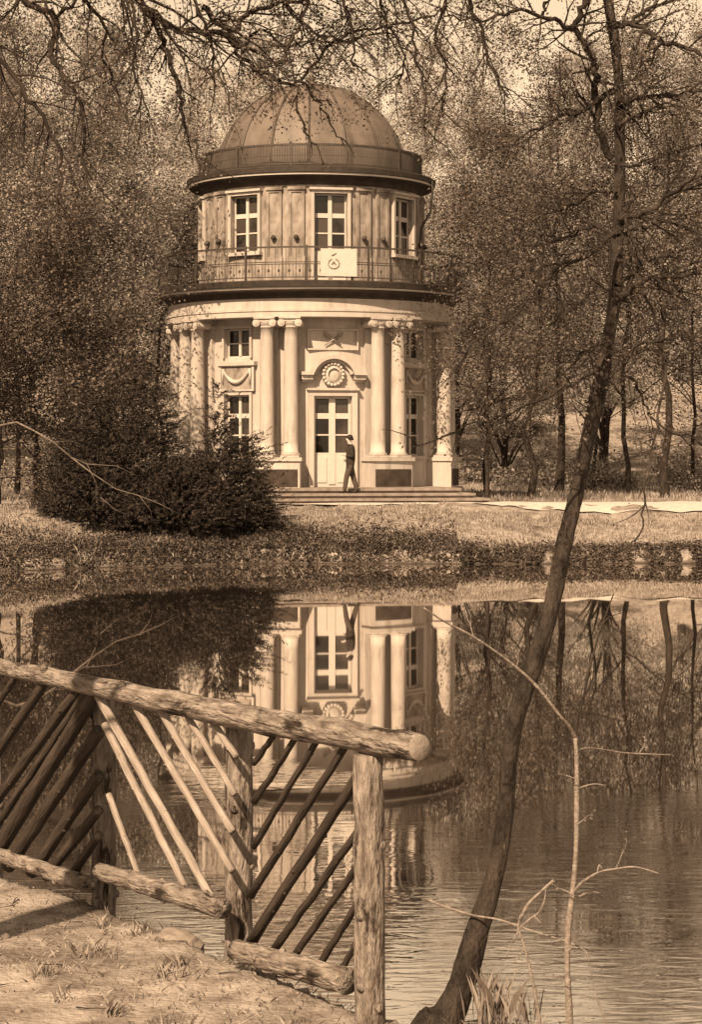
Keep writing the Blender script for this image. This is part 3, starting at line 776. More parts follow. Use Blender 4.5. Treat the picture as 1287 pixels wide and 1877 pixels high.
# hillside woodland: a few kinds, each repeated
def hill_proto(seed, H, W, leaf, nl, dark=False):
    rg = random.Random(seed); rn = np.random.default_rng(seed)
    mb = MB(); top = Vector((rg.uniform(-.5, .5), rg.uniform(-.5, .5), H * .92)); base = Vector((0, 0, -.6))
    st = [base.lerp(top, i / 6) + Vector((rg.uniform(-.15, .15), rg.uniform(-.15, .15), 0)) for i in range(7)]
    mb.tube(st, [.24 - .034 * i for i in range(7)], 7, False)
    cl = []
    nc = 64
    for k in range(nc):
        z = rg.uniform(.22, 1.0); prof_ = math.sin(PI * min(1, (z - .1) / .95)) ** .7
        a = rg.uniform(0, 2 * PI); r_ = W * .5 * prof_ * math.sqrt(rg.uniform(.2, 1)) * rg.uniform(.75, 1.15)
        c = Vector((r_ * math.cos(a), r_ * math.sin(a), z * H)); cl.append(c)
        if k % 3 == 0:
            b0 = base.lerp(top, max(.1, z - .22)); m_ = b0.lerp(c, .5) + Vector((0, 0, .25))
            mb.tube([b0, m_, c], [.075, .05, .015], 4, False)
    cl = np.array(cl); per = nl // nc
    P = np.repeat(cl, per, axis=0) + rn.normal(size=(nc * per, 3)) * np.array([.50, .50, .32]) * (W / 8) * rn.uniform(.6, 1.35, nc * per)[:, None]
    tm = bpy.data.meshes.new('trunk'); tm.from_pydata(mb.v, [], mb.f); tm.materials.append(M['bark']); tm.update()
    return tm, quads_mesh('crown', leaf_quads(rn, P, leaf, flat=1.7, aspect=.75), M['leaf_dark'] if dark else M['leaf_hill'])
protos = [hill_proto(s, H, W, lf * .72, int(n * 6.2)) for s, H, W, n, lf in ((1, 13, 7.5, 4200, .13), (2, 15, 8.5, 5000, .17), (3, 11, 8, 3000, .12), (4, 16, 7, 4600, .15), (5, 12, 9, 3600, .19), (6, 14, 6.5, 2600, .13))]
def twiggy_proto(seed, H, r0, per, leaf):
    rg = random.Random(seed); rn = np.random.default_rng(seed); mb = MB(); tips = []
    n = 8; st = [Vector((rg.uniform(-.2, .2) * i / n, rg.uniform(-.2, .2) * i / n, -.5 + (H + .5) * i / n)) for i in range(n + 1)]
    rs = [r0 * (1 - .85 * i / n) for i in range(n + 1)]; mb.tube(st, rs, 6, False)
    for k in range(16):
        f_ = .22 + .76 * (k + rg.random() * .8) / 16; i = min(int(f_ * n), n - 1); a = 2.4 * k; el = rg.uniform(.2, 1.0)
        grow(rg, mb, tips, st[i].lerp(st[i + 1], f_ * n - i), Vector((math.cos(a) * math.cos(el), math.sin(a) * math.cos(el), math.sin(el))), H * .34 * (1.15 - .6 * f_), rs[i] * .45, 1, 3, 5, .2, .06, (3, 4), (.4, .9), .55, sides=(6, 5, 3, 3, 3))
    tm = bpy.data.meshes.new('trunk'); tm.from_pydata(mb.v, [], mb.f); tm.materials.append(M['bark_grey']); tm.update()
    T = np.repeat(np.array([t[0] for t in tips]), per, axis=0); P = T + rn.normal(size=T.shape) * .22
    return tm, quads_mesh('crown', leaf_quads(rn, P, leaf, flat=1.5, aspect=.7), M['leaf_hill'])
protos += [twiggy_proto(41, 15, .17, 4, .12), twiggy_proto(42, 13, .15, 7, .11), twiggy_proto(43, 16, .18, 2, .13)]
hr = random.Random(12)
rows = [(92, 8.0), (101, 8.0), (111, 8.4), (122, 8.6), (134, 9.0), (147, 9.0), (161, 9.0), (176, 9.0), (192, 8.5), (208, 8.0)]
hn = 0
for row, (d, spc) in enumerate(rows):
    half = .26 * d + 6; x = -half + hr.uniform(0, spc)
    while x < half:
        dd = d + hr.uniform(-3.5, 3.5); xx = x + hr.uniform(-1.5, 1.5); x += spc
        sc = hr.uniform(.7, 1.25 if row < 6 else .98) * (.92 if row == 0 else 1)
        if row == 0 and abs(xx + 1) < 5: continue
        k = hr.randrange(len(protos)); z = float(terrain(xx, dd))
        t = empty('hillside_tree', (xx, dd, z), 'small-leaved tree among the dense woodland covering the hillside', 'tree', 'woodland trees on the hillside', hr.uniform(0, 6.28))
        t.scale = (sc, sc, sc * hr.uniform(.9, 1.1))
        link('trunk', protos[k][0], t); link('crown', protos[k][1], t); hn += 1

# park trees round the pavilion
def park_tree(px, d, H, r0, seed, label, leafm='leaf_mid', per=14, sz=.085, lean=(0, 0), maxlev=3, first=.22, L=None, sp=.3, name='park_tree', trop=.05, group='park trees round the pavilion'):
    rg = random.Random(seed); rn = np.random.default_rng(seed)
    x = (px - HX) * d / F; z = float(terrain(x, d)) - .05
    t = empty(name, (x, d, z), label, 'tree', group)
    mb = MB(); tips = []
    n = 12; st = [Vector((0, 0, -.3))]
    for i in range(1, n + 1):
        f_ = i / n; st.append(Vector((lean[0] * f_ ** 1.3 + rg.uniform(-.17, .17), lean[1] * f_ ** 1.3 + rg.uniform(-.17, .17), H * f_)))
    r0 *= .62
    rs = [r0 * (1 - .86 * (i / n) ** .9) for i in range(n + 1)]; rs[0] *= 1.35
    mb.tube(st, rs, 9, False)
    L = L or H * .36
    nb = 15
    for k in range(nb):
        f_ = first + (1 - first) * (k + rg.random() * .8) / nb; i = min(int(f_ * n), n - 1); q = st[i].lerp(st[i + 1], f_ * n - i)
        a = k * 2.4 + rg.uniform(-.5, .5); el = rg.uniform(.05, .75)
        d_ = Vector((math.cos(a) * math.cos(el), math.sin(a) * math.cos(el), math.sin(el)))
        grow(rg, mb, tips, q, d_, L * (1.1 - .65 * f_) * rg.uniform(.8, 1.2), rs[i] * .42, 1, maxlev, 6, .2, trop, (3, 5), (.5, 1.05), .55)
    mb.obj('trunk', M['bark'], t, smooth=True)
    crown_obj(rn, tips, per, sz, sp, M[leafm], 'crown', t, flat=1.4, aspect=.7)
    return t
park_tree(862, 78, 13, .16, 21, 'slender dark-leaved tree just beside the pavilion, closest to its columns on the path side', 'leaf_mid')
park_tree(925, 74, 12, .20, 22, 'leafy tree between the pavilion and the leaning trunk, standing behind the path', 'leaf_dark', per=11, lean=(.6, 0))
park_tree(968, 82, 17, .26, 23, 'tall dark tree rising behind the path, its trunk showing high up', 'leaf_dark', per=11, first=.35)
park_tree(1072, 80, 13, .18, 24, 'leafy park tree partly hidden behind the leaning trunk', 'leaf_mid')
park_tree(1130, 72, 14, .24, 25, 'thick-trunked park tree to the right of the leaning trunk, behind the path', 'leaf_mid', first=.3)
park_tree(1235, 76, 15, .22, 26, 'park tree at the far right edge behind the path', 'leaf_mid')
park_tree(1020, 88, 11, .14, 27, 'thin tree far back between two darker trunks right of the pavilion', 'leaf_hill')
park_tree(330, 86, 13, .18, 28, 'pale-leaved tree behind the pavilion on its left side', 'leaf_hill', sz=.10, per=17)
park_tree(250, 73, 14, .20, 29, 'dark-branched tree rising above the yew shrubs left of the pavilion', 'leaf_mid', per=11)
park_tree(185, 66, 15, .17, 30, 'slim tree leaning towards the left edge above the dark yew', 'leaf_mid', per=11, lean=(-.8, 0))
park_tree(90, 70, 14, .20, 31, 'leafy tree near the left edge behind the yew shrubs', 'leaf_mid')
park_tree(10, 64, 13, .2, 32, 'leafy tree at the far left edge of the bank', 'leaf_mid')
park_tree(430, 92, 14, .18, 33, 'pale-leaved tree directly behind the left side of the drum', 'leaf_hill', sz=.10, per=17)
park_tree(700, 96, 15, .2, 34, 'pale-leaved tree directly behind the dome', 'leaf_hill', sz=.10, per=17)
park_tree(800, 90, 13, .2, 35, 'pale-leaved tree behind the right side of the drum', 'leaf_hill', sz=.10, per=17)

park_tree(365, 77, 10, .16, 36, 'dark-leaved tree close against the left side of the columns', 'leaf_dark', per=9)
park_tree(858, 65.5, 8.6, .12, 37, 'dark slender tree whose twigs overlap the right end of the pavilion', 'leaf_dark', per=5, first=.2, L=2.3)
park_tree(150, 75, 12, .16, 38, 'dark-leaved tree among the paler ones near the left edge', 'leaf_dark', per=8)
park_tree(1175, 84, 12, .15, 39, 'dark-leaved tree set back near the right edge', 'leaf_dark', per=8)

park_tree(236, 60.5, 7.5, .15, 51, 'small dark tree rising straight out of the yew mass', 'leaf_dark', per=8, first=.2, L=2.2)
park_tree(172, 62, 6.5, .12, 52, 'small airy dark tree at the left, next to the yews', 'leaf_dark', per=8, first=.12, L=2.4)
park_tree(120, 59, 5.5, .12, 53, 'small airy dark tree at the very left end of the bank', 'leaf_dark', per=8, first=.1, L=2.2)

# yew shrubs on the left bank
def yew(px, d, Wd, H, seed, label, nspray=1500, dep=None):
    rg = random.Random(seed); rn = np.random.default_rng(seed)
    x = (px - HX) * d / F; z = float(terrain(x, d))
    t = empty('yew_shrub', (x, d, z), label, 'shrub', 'dark yew shrubs on the bank')
    dep = dep or Wd * .8
    mb = MB(); Q = []; DQ = []
    for k in range(26):
        a = 2.4 * k; r_ = math.sqrt(rg.random()); e = Vector((r_ * math.cos(a) * Wd * .5, r_ * math.sin(a) * dep * .5, H * (1 - .75 * r_ ** 2) * rg.uniform(.8, 1.08)))
        m_ = e * .5 + Vector((0, 0, H * .12)); mb.tube([(e.x * .08, e.y * .08, -.2), tuple(m_), tuple(e)], [.05, .035, .008], 5, False)
    mb.obj('stem', M['bark'], t)
    for k in range(nspray):
        a = rg.uniform(0, 2 * PI); r_ = math.sqrt(rg.random()) ; hmax = H * (1 - .8 * r_ ** 2.2) * (1 + 1.15 * fbm(np.array([math.cos(a) * r_ * 2.6 + seed]), np.array([math.sin(a) * r_ * 2.6]), 2, seed)[0])
        zz_ = hmax * (1 - rg.random() ** 2.2 * .95)
        p = Vector((r_ * math.cos(a) * Wd * .5, r_ * math.sin(a) * dep * .5, zz_))
        out = Vector((math.cos(a) * (.35 + .7 * r_), math.sin(a) * (.35 + .7 * r_), rg.uniform(.1, .95))).normalized()
        Ls = rg.uniform(.30, .70) * (1.9 if rg.random() < .2 else 1); n = 22
        for i in range(n):
            u = i / n; c = p + out * (Ls * u) + Vector((0, 0, -.14 * u * u))
            sd_ = rand_dir(rg); Q.append(tuple(c + sd_ * .035 * (1.2 - u))); DQ.append(tuple(sd_ * .8 + out * .9))
    Q = np.array(Q); DQ = np.array(DQ); DQ /= np.linalg.norm(DQ, axis=1)[:, None]
    link('crown', quads_mesh('crown', leaf_quads(rn, Q, .10, aspect=.26, D=DQ), M['needle']), t)
yew(310, 57.6, 3.4, 3.1, 1, 'tall dark yew shrub on the left bank, the larger mass of the pair', 2100, 3.4)
yew(452, 56.9, 2.5, 2.6, 2, 'feathery dark yew shrub overlapping the columns left of the door', 1500, 2.5)
yew(268, 56.2, 2.2, 1.9, 3, 'low dark yew shrub spreading down the bank at the left', 1500, 2.2)
yew(385, 55.6, 3.0, 1.5, 5, 'low dark yew shrub below the two tall ones, just above the water', 1700, 1.8)
# dead pale branch in front of the yew
mb = MB(); dd = 53.6
for ch, r0 in (([(178, 806), (205, 822), (232, 845), (256, 855), (268, 880), (276, 905)], .035), ([(232, 845), (262, 868), (300, 893), (335, 903), (365, 915), (398, 932)], .03),
               ([(256, 855), (300, 858), (330, 872)], .015), ([(335, 903), (352, 925), (356, 945)], .012), ([(276, 905), (300, 925), (330, 935)], .012), ([(205, 822), (230, 820), (250, 826)], .012)):
    mb.tube([at(a, b_, dd + .1 * i) for i, (a, b_) in enumerate(ch)], [.62 * r0 * (1 - .75 * i / len(ch)) for i in range(len(ch))], 6)
mb.tube([at(178, 806, dd), at(150, 792, dd + .9), at(110, 800, dd + 2.2), at(60, 850, dd + 3.6)], [.022, .026, .03, .035], 6)
tag(mb.obj('dead_branch', M['bark_grey'], smooth=True), 'bare pale dead branch spreading in front of the yew shrub', 'branch')

# low plants along the far water line and under the trees
rn = np.random.default_rng(77)
def scatter(n, x0, x1, d0, d1, f=None):
    x = rn.uniform(x0, x1, n); d = rn.uniform(d0, d1, n)
    if f is not None:
        k = f(x, d); x, d = x[k], d[k]
    return x, d
x = rn.uniform(-14, 14, 60000); s_ = np.abs(rn.normal(size=60000)) * .75
keep = (fbm(x * .55, x * 0, 3, 21) + .25 * rn.normal(size=len(x)) > -.7) & (s_ < 2.4); x, s_ = x[keep], s_[keep]
s_ = np.where(x < 3.0, s_ * 2.0, s_ * .6); d = edge_far(x) - .05 + s_; P = np.stack([x, d, terrain(x, d) + np.abs(rn.normal(size=len(x))) * .05 + .01], 1)
tag(link('bank_plants', quads_mesh('bank_plants', leaf_quads(rn, P, .07, flat=.5, aspect=.7), M['leaf_dark'])), 'low dark creeping plants along the far water line', 'plants', kind='stuff')
n_ = 90000; x = rn.uniform(-9, 3.6, n_); s_ = rn.uniform(.0, 4.6, n_)  # layer of dark leaves added in place of tree shade on the bank
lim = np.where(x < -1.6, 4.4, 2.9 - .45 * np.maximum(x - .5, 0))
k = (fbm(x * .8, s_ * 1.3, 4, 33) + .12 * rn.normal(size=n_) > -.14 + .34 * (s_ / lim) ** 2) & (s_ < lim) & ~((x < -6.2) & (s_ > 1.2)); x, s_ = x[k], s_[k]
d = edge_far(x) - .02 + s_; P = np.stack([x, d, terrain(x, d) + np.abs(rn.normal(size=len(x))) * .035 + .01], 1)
tag(link('bank_shade_leaves', quads_mesh('bank_shade_leaves', leaf_quads(rn, P, .055, flat=.8, aspect=.75), M['needle'])), 'dark leaves standing in for tree shade on the bank below the yews', 'shade leaves', kind='stuff')
def blades(n, x, d, h, wd, lean=.35):
    z = terrain(x, d); n = len(x); a = rn.uniform(0, 2 * PI, n); hh = h * rn.uniform(.4, 1.3, n)
    t = np.stack([np.cos(a), np.sin(a), 0 * a], 1) * (wd * rn.uniform(.6, 1.3, n))[:, None]
    la = rn.uniform(0, 2 * PI, n); le = np.stack([np.cos(la), np.sin(la), 0 * la], 1) * (hh * lean * rn.uniform(.2, 1.6, n))[:, None]
    B = np.stack([x, d, z - .01], 1); T = B + le + np.stack([0 * hh, 0 * hh, hh], 1); Mi = B + le * .35 + np.stack([0 * hh, 0 * hh, hh * .6], 1)
    return np.stack([B - t, B + t, Mi + t * .7, T], 1)
x, d = scatter(70000, -14, 15, 51, 60.0, lambda x, d: (d > edge_far(x) + .3) & ((x < 3.2) | (d < 59.0)))
tag(link('bank_grass', quads_mesh('bank_grass', blades(0, x, d, .10, .012), M['grass'])), 'short grass on the sloping far bank', 'grass', kind='stuff')
x, d = scatter(26000, -22, 26, 66, 96, lambda x, d: ((np.hypot(x - PX, d - PD) > 6)))
xs_, ds_ = x, d
tag(link('meadow_grass', quads_mesh('meadow_grass', blades(0, x, d, .16, .02), M['grass'])), 'rough grass under the trees behind the pavilion', 'grass', kind='stuff')
cx = rn.uniform(-24, 28, 50); cd = rn.uniform(80, 100, 50); P = []
for a, b_ in zip(cx, cd):
    if abs(a - PX) < 6.5 and b_ < 78: continue
    n = 600; s = rn.uniform(.5, 1.1); g_ = rn.normal(size=(n, 3)) * np.array([.8, .8, .45]) * s
    P.append(np.stack([a + g_[:, 0], b_ + g_[:, 1], terrain(a + g_[:, 0], b_ + g_[:, 1]) + .5 * s + g_[:, 2]], 1))
P = np.concatenate(P)
tag(link('undergrowth', quads_mesh('undergrowth', leaf_quads(rn, P, .13, aspect=.7), M['leaf_mid'])), 'low undergrowth at the foot of the wooded hill', 'undergrowth', kind='stuff')

# rocks
def rock(px, py, d, sx, sy, sz, seed, label, z=None):
    import bmesh
    bm = bmesh.new(); bmesh.ops.create_icosphere(bm, subdivisions=3, radius=1)
    rg = random.Random(seed); o3 = Vector((rg.uniform(0, 50), rg.uniform(0, 50), 0))
    from mathutils import noise
    for v in bm.verts:
        k = 1 + .38 * noise.noise(v.co * 1.3 + o3) + .14 * noise.noise(v.co * 3.5 + o3); v.co = Vector((v.co.x * sx, v.co.y * sy, v.co.z * sz)) * k
    me = bpy.data.meshes.new('rock'); bm.to_mesh(me); bm.free(); me.materials.append(M['rock'])
    p = at(px, py, d); zz_ = float(terrain(p.x, d)) if z is None else z
    o = link('rock', me, None, rg.uniform(0, 6), (p.x, d, zz_)); tag(o, label, 'rock', 'stones along the banks')
rock(388, 1560, 11.7, .19, .12, .085, 11, 'rough stone under the lower rail of the fence', .10)
# leaning tree in the foreground
def polytree(chains, d, material, name_parent, sides=12, wob=.03, rg=None):
    pass
lt = empty('leaning_tree', (at(790, 1722, 10.0).x, 10.0, .08), 'slender dark tree leaning up from the near bank on the right', 'tree')
lo = Vector(lt.location); lr = random.Random(9); ln = np.random.default_rng(9)
tw = [(754, 1782, 92), (772, 1742, 70), (787, 1712, 58), (803, 1685, 50), (819, 1650, 43), (834, 1603, 40), (847, 1556, 36), (866, 1498, 30), (880, 1440, 27), (889, 1370, 26), (894, 1300, 26), (904, 1240, 27), (917, 1198, 29), (932, 1156, 30), (946, 1113, 27), (958, 1070, 26), (967, 1028, 26), (975, 985, 26), (985, 943, 24), (997, 895, 23), (1008, 840, 23), (1018, 797, 24), (1027, 755, 26), (1037, 712, 23), (1043, 670, 21), (1051, 628, 20), (1056, 585, 22), (1056, 542, 21), (1059, 500, 19), (1061, 440, 18), (1061, 360, 17), (1060, 280, 16.5), (1053, 215, 16), (1043, 152, 16.5), (1036, 60, 15), (1044, -60, 13), (1060, -200, 10), (1050, -380, 7), (1060, -560, 4)]
mb = MB(); tips = []
pts = [at(a, b_, 10.0 + .25 * i / 16) - lo for i, (a, b_, w_) in enumerate(tw)]
rs = [w_ * 10.0 / F / 2 for a, b_, w_ in tw]
def resample(pts, rs, n):
    P_, R_ = [], []
    for i in range(len(pts) - 1):
        p0 = pts[max(i - 1, 0)]; p1 = pts[i]; p2 = pts[i + 1]; p3 = pts[min(i + 2, len(pts) - 1)]
        for k in range(n):
            t = k / n
            P_.append(.5 * ((2 * p1) + (p2 - p0) * t + (2 * p0 - 5 * p1 + 4 * p2 - p3) * t * t + (3 * p1 - p0 - 3 * p2 + p3) * t ** 3)); R_.append(rs[i] * (1 - t) + rs[i + 1] * t)
    P_.append(pts[-1]); R_.append(rs[-1]); return P_, R_
P_, R_ = resample(pts, rs, 4)
mb.tube(P_, [r_ * lr.uniform(.96, 1.05) for r_ in R_], 16, True, .02, lr)
def limb(ch, d0, d1, r0, r1, twigs=10, tl=.5, droop=.0, lev=1, mb=None, tips=None, o=None, rg=None, sides=8):
    n = len(ch); pts = [at(a, b_, d0 + (d1 - d0) * i / (n - 1)) - o for i, (a, b_) in enumerate(ch)]; rs = [r0 + (r1 - r0) * i / (n - 1) for i in range(n)]
    P_, R_ = resample(pts, rs, 4)
    P_ = [p + rand_dir(rg) * .012 for p in P_]; P_[0] = pts[0]
    mb.tube(P_, R_, sides, False)
    twigs = int(twigs * 1.5)
    for k in range(twigs):
        f_ = .12 + .88 * (k + rg.random()) / twigs; i = min(int(f_ * (len(P_) - 1)), len(P_) - 2); ax = (P_[i + 1] - P_[i]).normalized()
        s = rand_dir(rg); s.y *= .6; s = (s - ax * s.dot(ax)).normalized(); a = rg.uniform(.4, 1.0)
        grow(rg, mb, tips, P_[i], (ax * math.cos(a) + s * math.sin(a)).normalized(), tl * rg.uniform(.5, 1.25), max(R_[i] * .5, .0035), 1, 1 + lev, 5, .26, droop, (2, 3), (.4, .9), .55, rr=.6)
K = dict(mb=mb, tips=tips, o=lo, rg=lr)
for (rx, ry, rl) in ((-.9, -.5, .22), (.8, -.6, .24), (.3, .8, .22), (-.5, .7, .22)):   # roots
    b0 = at(776, 1728, 10.0) - lo; dr = Vector((rx, ry, 0)).normalized()
    mb.tube([b0 + Vector((0, 0, .10)), b0 + dr * rl * .5 + Vector((0, 0, .02)), b0 + dr * rl + Vector((0, 0, -.10))], [.075, .05, .02], 8)
limb([(1050, 395), (1030, 350), (1025, 303), (1025, 278), (1022, 250), (1012, 225), (994, 197), (1003, 168), (1012, 140), (1008, 60), (985, -60)], 10.4, 10.1, .020, .012, 12, .3, **K)
limb([(994, 197), (978, 193), (944, 179), (900, 172), (850, 186), (800, 180)], 10.1, 9.6, .013, .004, 12, .3, -.04, **K)
limb([(944, 179), (950, 160), (957, 140), (975, 100)], 10.1, 10.1, .008, .004, 4, .2, **K)
limb([(1052, 196), (1076, 190), (1102, 201), (1128, 218), (1165, 226), (1210, 250), (1280, 255)], 10.3, 10.1, .016, .006, 10, .32, **K)
limb([(1076, 190), (1100, 167), (1136, 154), (1190, 120)], 10.3, 10.5, .011, .005, 6, .3, **K)
limb([(1128, 218), (1110, 240), (1089, 257)], 10.2, 10.2, .009, .004, 4, .18, **K)
limb([(1061, 318), (1070, 308), (1089, 300), (1136, 299), (1190, 290), (1270, 300)], 10.3, 10.6, .018, .006, 12, .32, -.02, **K)
limb([(1061, 345), (1090, 328), (1110, 320), (1138, 312), (1200, 330)], 10.3, 9.9, .011, .004, 9, .28, **K)
limb([(1061, 407), (1090, 402), (1110, 397), (1136, 387), (1190, 372)], 10.3, 10.2, .008, .004, 6, .2, lev=0, **K)
limb([(1061, 490), (1070, 483), (1100, 476), (1138, 448), (1190, 420), (1250, 420)], 10.3, 10.0, .017, .006, 12, .32, -.02, **K)
limb([(1059, 510), (1070, 504), (1100, 496), (1136, 487), (1200, 470)], 10.3, 10.5, .010, .004, 8, .28, **K)
limb([(1056, 446), (1025, 446), (983, 468), (945, 480), (910, 500)], 10.4, 10.8, .009, .004, 9, .26, **K)
limb([(1055, 512), (1019, 495), (985, 512), (950, 520)], 10.4, 10.7, .008, .004, 7, .24, **K)
limb([(1055, 508), (1025, 532), (989, 549), (959, 564), (940, 592), (900, 630), (860, 660), (820, 690)], 10.3, 9.4, .012, .004, 14, .28, -.03, **K)
limb([(959, 564), (966, 590), (970, 604), (985, 640)], 9.9, 9.8, .006, .003, 5, .2, -.06, **K)
limb([(1053, 612), (1068, 600), (1085, 587), (1106, 577), (1138, 575), (1200, 566), (1280, 575)], 10.3, 10.0, .019, .007, 12, .34, -.02, **K)
limb([(1056, 585), (1070, 577), (1110, 544), (1138, 540), (1190, 520)], 10.3, 10.5, .008, .004, 7, .25, **K)
limb([(1044, 665), (1032, 673), (1008, 685), (993, 707), (980, 735), (965, 770)], 10.3, 10.0, .009, .003, 9, .24, -.03, **K)
limb([(1036, 712), (1021, 715), (997, 732), (963, 749), (910, 770), (860, 790), (800, 808), (745, 830)], 10.2, 9.4, .009, .003, 11, .2, -.02, lev=0, **K)
limb([(1043, 668), (1070, 690), (1089, 675), (1138, 664), (1190, 660)], 10.2, 9.9, .008, .004, 9, .3, -.03, **K)
limb([(1030, 740), (1058, 722), (1085, 735), (1100, 770), (1130, 800), (1170, 815)], 10.2, 10.4, .009, .003, 8, .26, -.04, **K)
limb([(1056, 290), (1020, 312), (985, 330), (955, 335), (920, 360), (880, 380)], 10.4, 10.0, .012, .004, 12, .28, **K)
limb([(1058, 545), (1080, 560), (1110, 620), (1130, 690), (1125, 760), (1110, 840), (1098, 905), (1094, 950), (1075, 980), (1055, 992)], 10.3, 9.7, .009, .003, 6, .16, -.05, lev=0, **K)
limb([(1040, 30), (1100, -20), (1180, -40), (1290, -20)], 10.4, 10.0, .014, .005, 10, .4, **K)
limb([(1036, 60), (960, 20), (880, 40), (800, 30), (720, 60)], 10.4, 9.6, .014, .004, 14, .36, -.04, **K)
mb.obj('trunk', M['bark_smooth'], lt, smooth=True)
T = [t for t in tips if lr.random() < .7]
crown_obj(ln, T, 3, .016, .025, M['leaf_dark'], 'crown', lt, aspect=.6)

# overhanging tree: its trunk stands left of the view, its branches droop across the top
ot = empty('overhanging_tree', (-3.6, 8.2, .12), 'tree whose bare drooping branches hang across the top of the view', 'tree')
oo = Vector(ot.location); orr = random.Random(5); on = np.random.default_rng(5)
mb = MB(); tips = []; K = dict(mb=mb, tips=tips, o=oo, rg=orr)
st = [Vector((0, 0, -.3)), Vector((.03, 0, 1.2)), Vector((-.05, .05, 2.6)), Vector((.1, 0, 4.0)), Vector((.25, .1, 5.2)), Vector((.3, .2, 6.6)), Vector((.2, .2, 8.4)), Vector((.3, .3, 10.2))]
P_, R_ = resample(st, [.26, .2, .17, .15, .13, .10, .06, .02], 4); mb.tube(P_, R_, 14, True, .03, orr)
def limb3(ch, r0, r1, **kw):
    pass
def P3(x, y, z):   # a world point back to picture coordinates, to start limbs at the trunk
    return (HX + x * F / y, HY - (z - CAMZ) * F / y)
tk = lambda z, y=8.3: P3(-3.35, y, z)
limb([tk(5.1), (-300, -60), (-80, -50), (120, 20), (270, 90), (345, 165), (395, 198), (470, 207), (490, 228)], 8.3, 9.0, .026, .009, 30, .36, -.08, lev=2, **K)
limb([(470, 207), (480, 228), (500, 250), (520, 265), (545, 275), (575, 279), (600, 252), (640, 212), (690, 196), (760, 185), (795, 165)], 9.0, 9.2, .010, .004, 16, .16, .0, lev=1, **K)
limb([tk(5.6), (-260, -220), (0, -150), (240, -90), (470, -40), (640, 20), (790, 70), (900, 100)], 8.3, 9.0, .03, .007, 30, .42, -.08, lev=2, **K)
limb([(345, 165), (365, 205), (382, 245), (398, 300), (402, 340), (420, 375), (426, 425)], 8.9, 8.8, .014, .004, 9, .22, -.12, lev=0, **K)
limb([(430, 165), (475, 200), (500, 172), (560, 158), (620, 148), (700, 140)], 8.9, 9.1, .014, .005, 10, .3, -.08, **K)
limb([(120, 20), (150, 110), (165, 160), (208, 182), (204, 236), (226, 272), (247, 315), (252, 395), (262, 450)], 8.7, 8.7, .018, .004, 14, .26, -.1, **K)
limb([(208, 182), (240, 155), (262, 120)], 8.7, 8.6, .008, .004, 4, .2, -.05, **K)
limb([(230, 110), (255, 158), (281, 192), (282, 245), (300, 290)], 8.7, 8.9, .01, .004, 8, .24, -.1, **K)
limb([(20, 60), (70, 180), (120, 240), (166, 302), (208, 366), (216, 425), (210, 480)], 8.5, 8.6, .014, .004, 12, .3, -.1, **K)
limb([(572, 282), (580, 335), (595, 365), (610, 400)], 9.0, 8.9, .006, .003, 3, .10, -.12, lev=0, **K)
limb([(578, 278), (600, 302), (622, 338), (640, 372)], 9.0, 9.1, .005, .003, 3, .10, -.12, lev=0, **K)
limb([(490, 235), (520, 200), (560, 225), (600, 215), (650, 225)], 9.0, 9.3, .007, .003, 9, .18, -.03, **K)
limb([(560, 0), (610, 90), (640, 150), (660, 200), (655, 255)], 8.9, 8.9, .011, .004, 14, .22, -.07, **K)
limb([(640, 20), (700, 110), (740, 165), (752, 230), (765, 300), (762, 350)], 8.9, 8.9, .009, .003, 12, .2, -.1, **K)
limb([(790, 70), (830, 150), (850, 200), (870, 262), (892, 305)], 9.0, 9.0, .010, .004, 9, .26, -.1, **K)
limb([(345, 0), (380, 90), (420, 160), (440, 220), (452, 290)], 8.8, 8.8, .010, .004, 10, .26, -.1, **K)
limb([(470, -40), (500, 40), (520, 110), (560, 170), (600, 205), (655, 215), (720, 205)], 8.9, 9.2, .012, .004, 16, .30, -.09, lev=2, **K)
limb([(640, 20), (600, 80), (588, 150), (570, 210), (548, 250), (535, 270)], 8.9, 8.7, .009, .004, 14, .2, -.06, **K)
limb([(700, 45), (690, 120), (705, 180), (735, 240), (728, 290)], 9.0, 9.1, .008, .004, 14, .2, -.08, **K)
limb([(240, -90), (290, 20), (310, 100), (330, 190), (325, 260), (345, 320)], 8.7, 8.6, .011, .004, 14, .28, -.10, **K)
limb([(790, 70), (800, 140), (780, 210), (800, 270), (790, 330)], 9.0, 9.2, .009, .004, 12, .26, -.10, **K)
limb([(-80, -50), (-10, 80), (30, 200), (60, 300), (70, 420)], 8.5, 8.5, .014, .004, 14, .34, -.10, **K)
limb([tk(6.6), (-200, -420), (120, -300), (420, -240), (760, -180)], 8.5, 9.4, .045, .01, 18, .7, -.05, **K)
mb.obj('trunk', M['bark'], ot, smooth=True)
T = [t for t in tips if orr.random() < .7]
crown_obj(on, T, 3, .013, .016, M['leaf_dark'], 'crown', ot, aspect=.6)

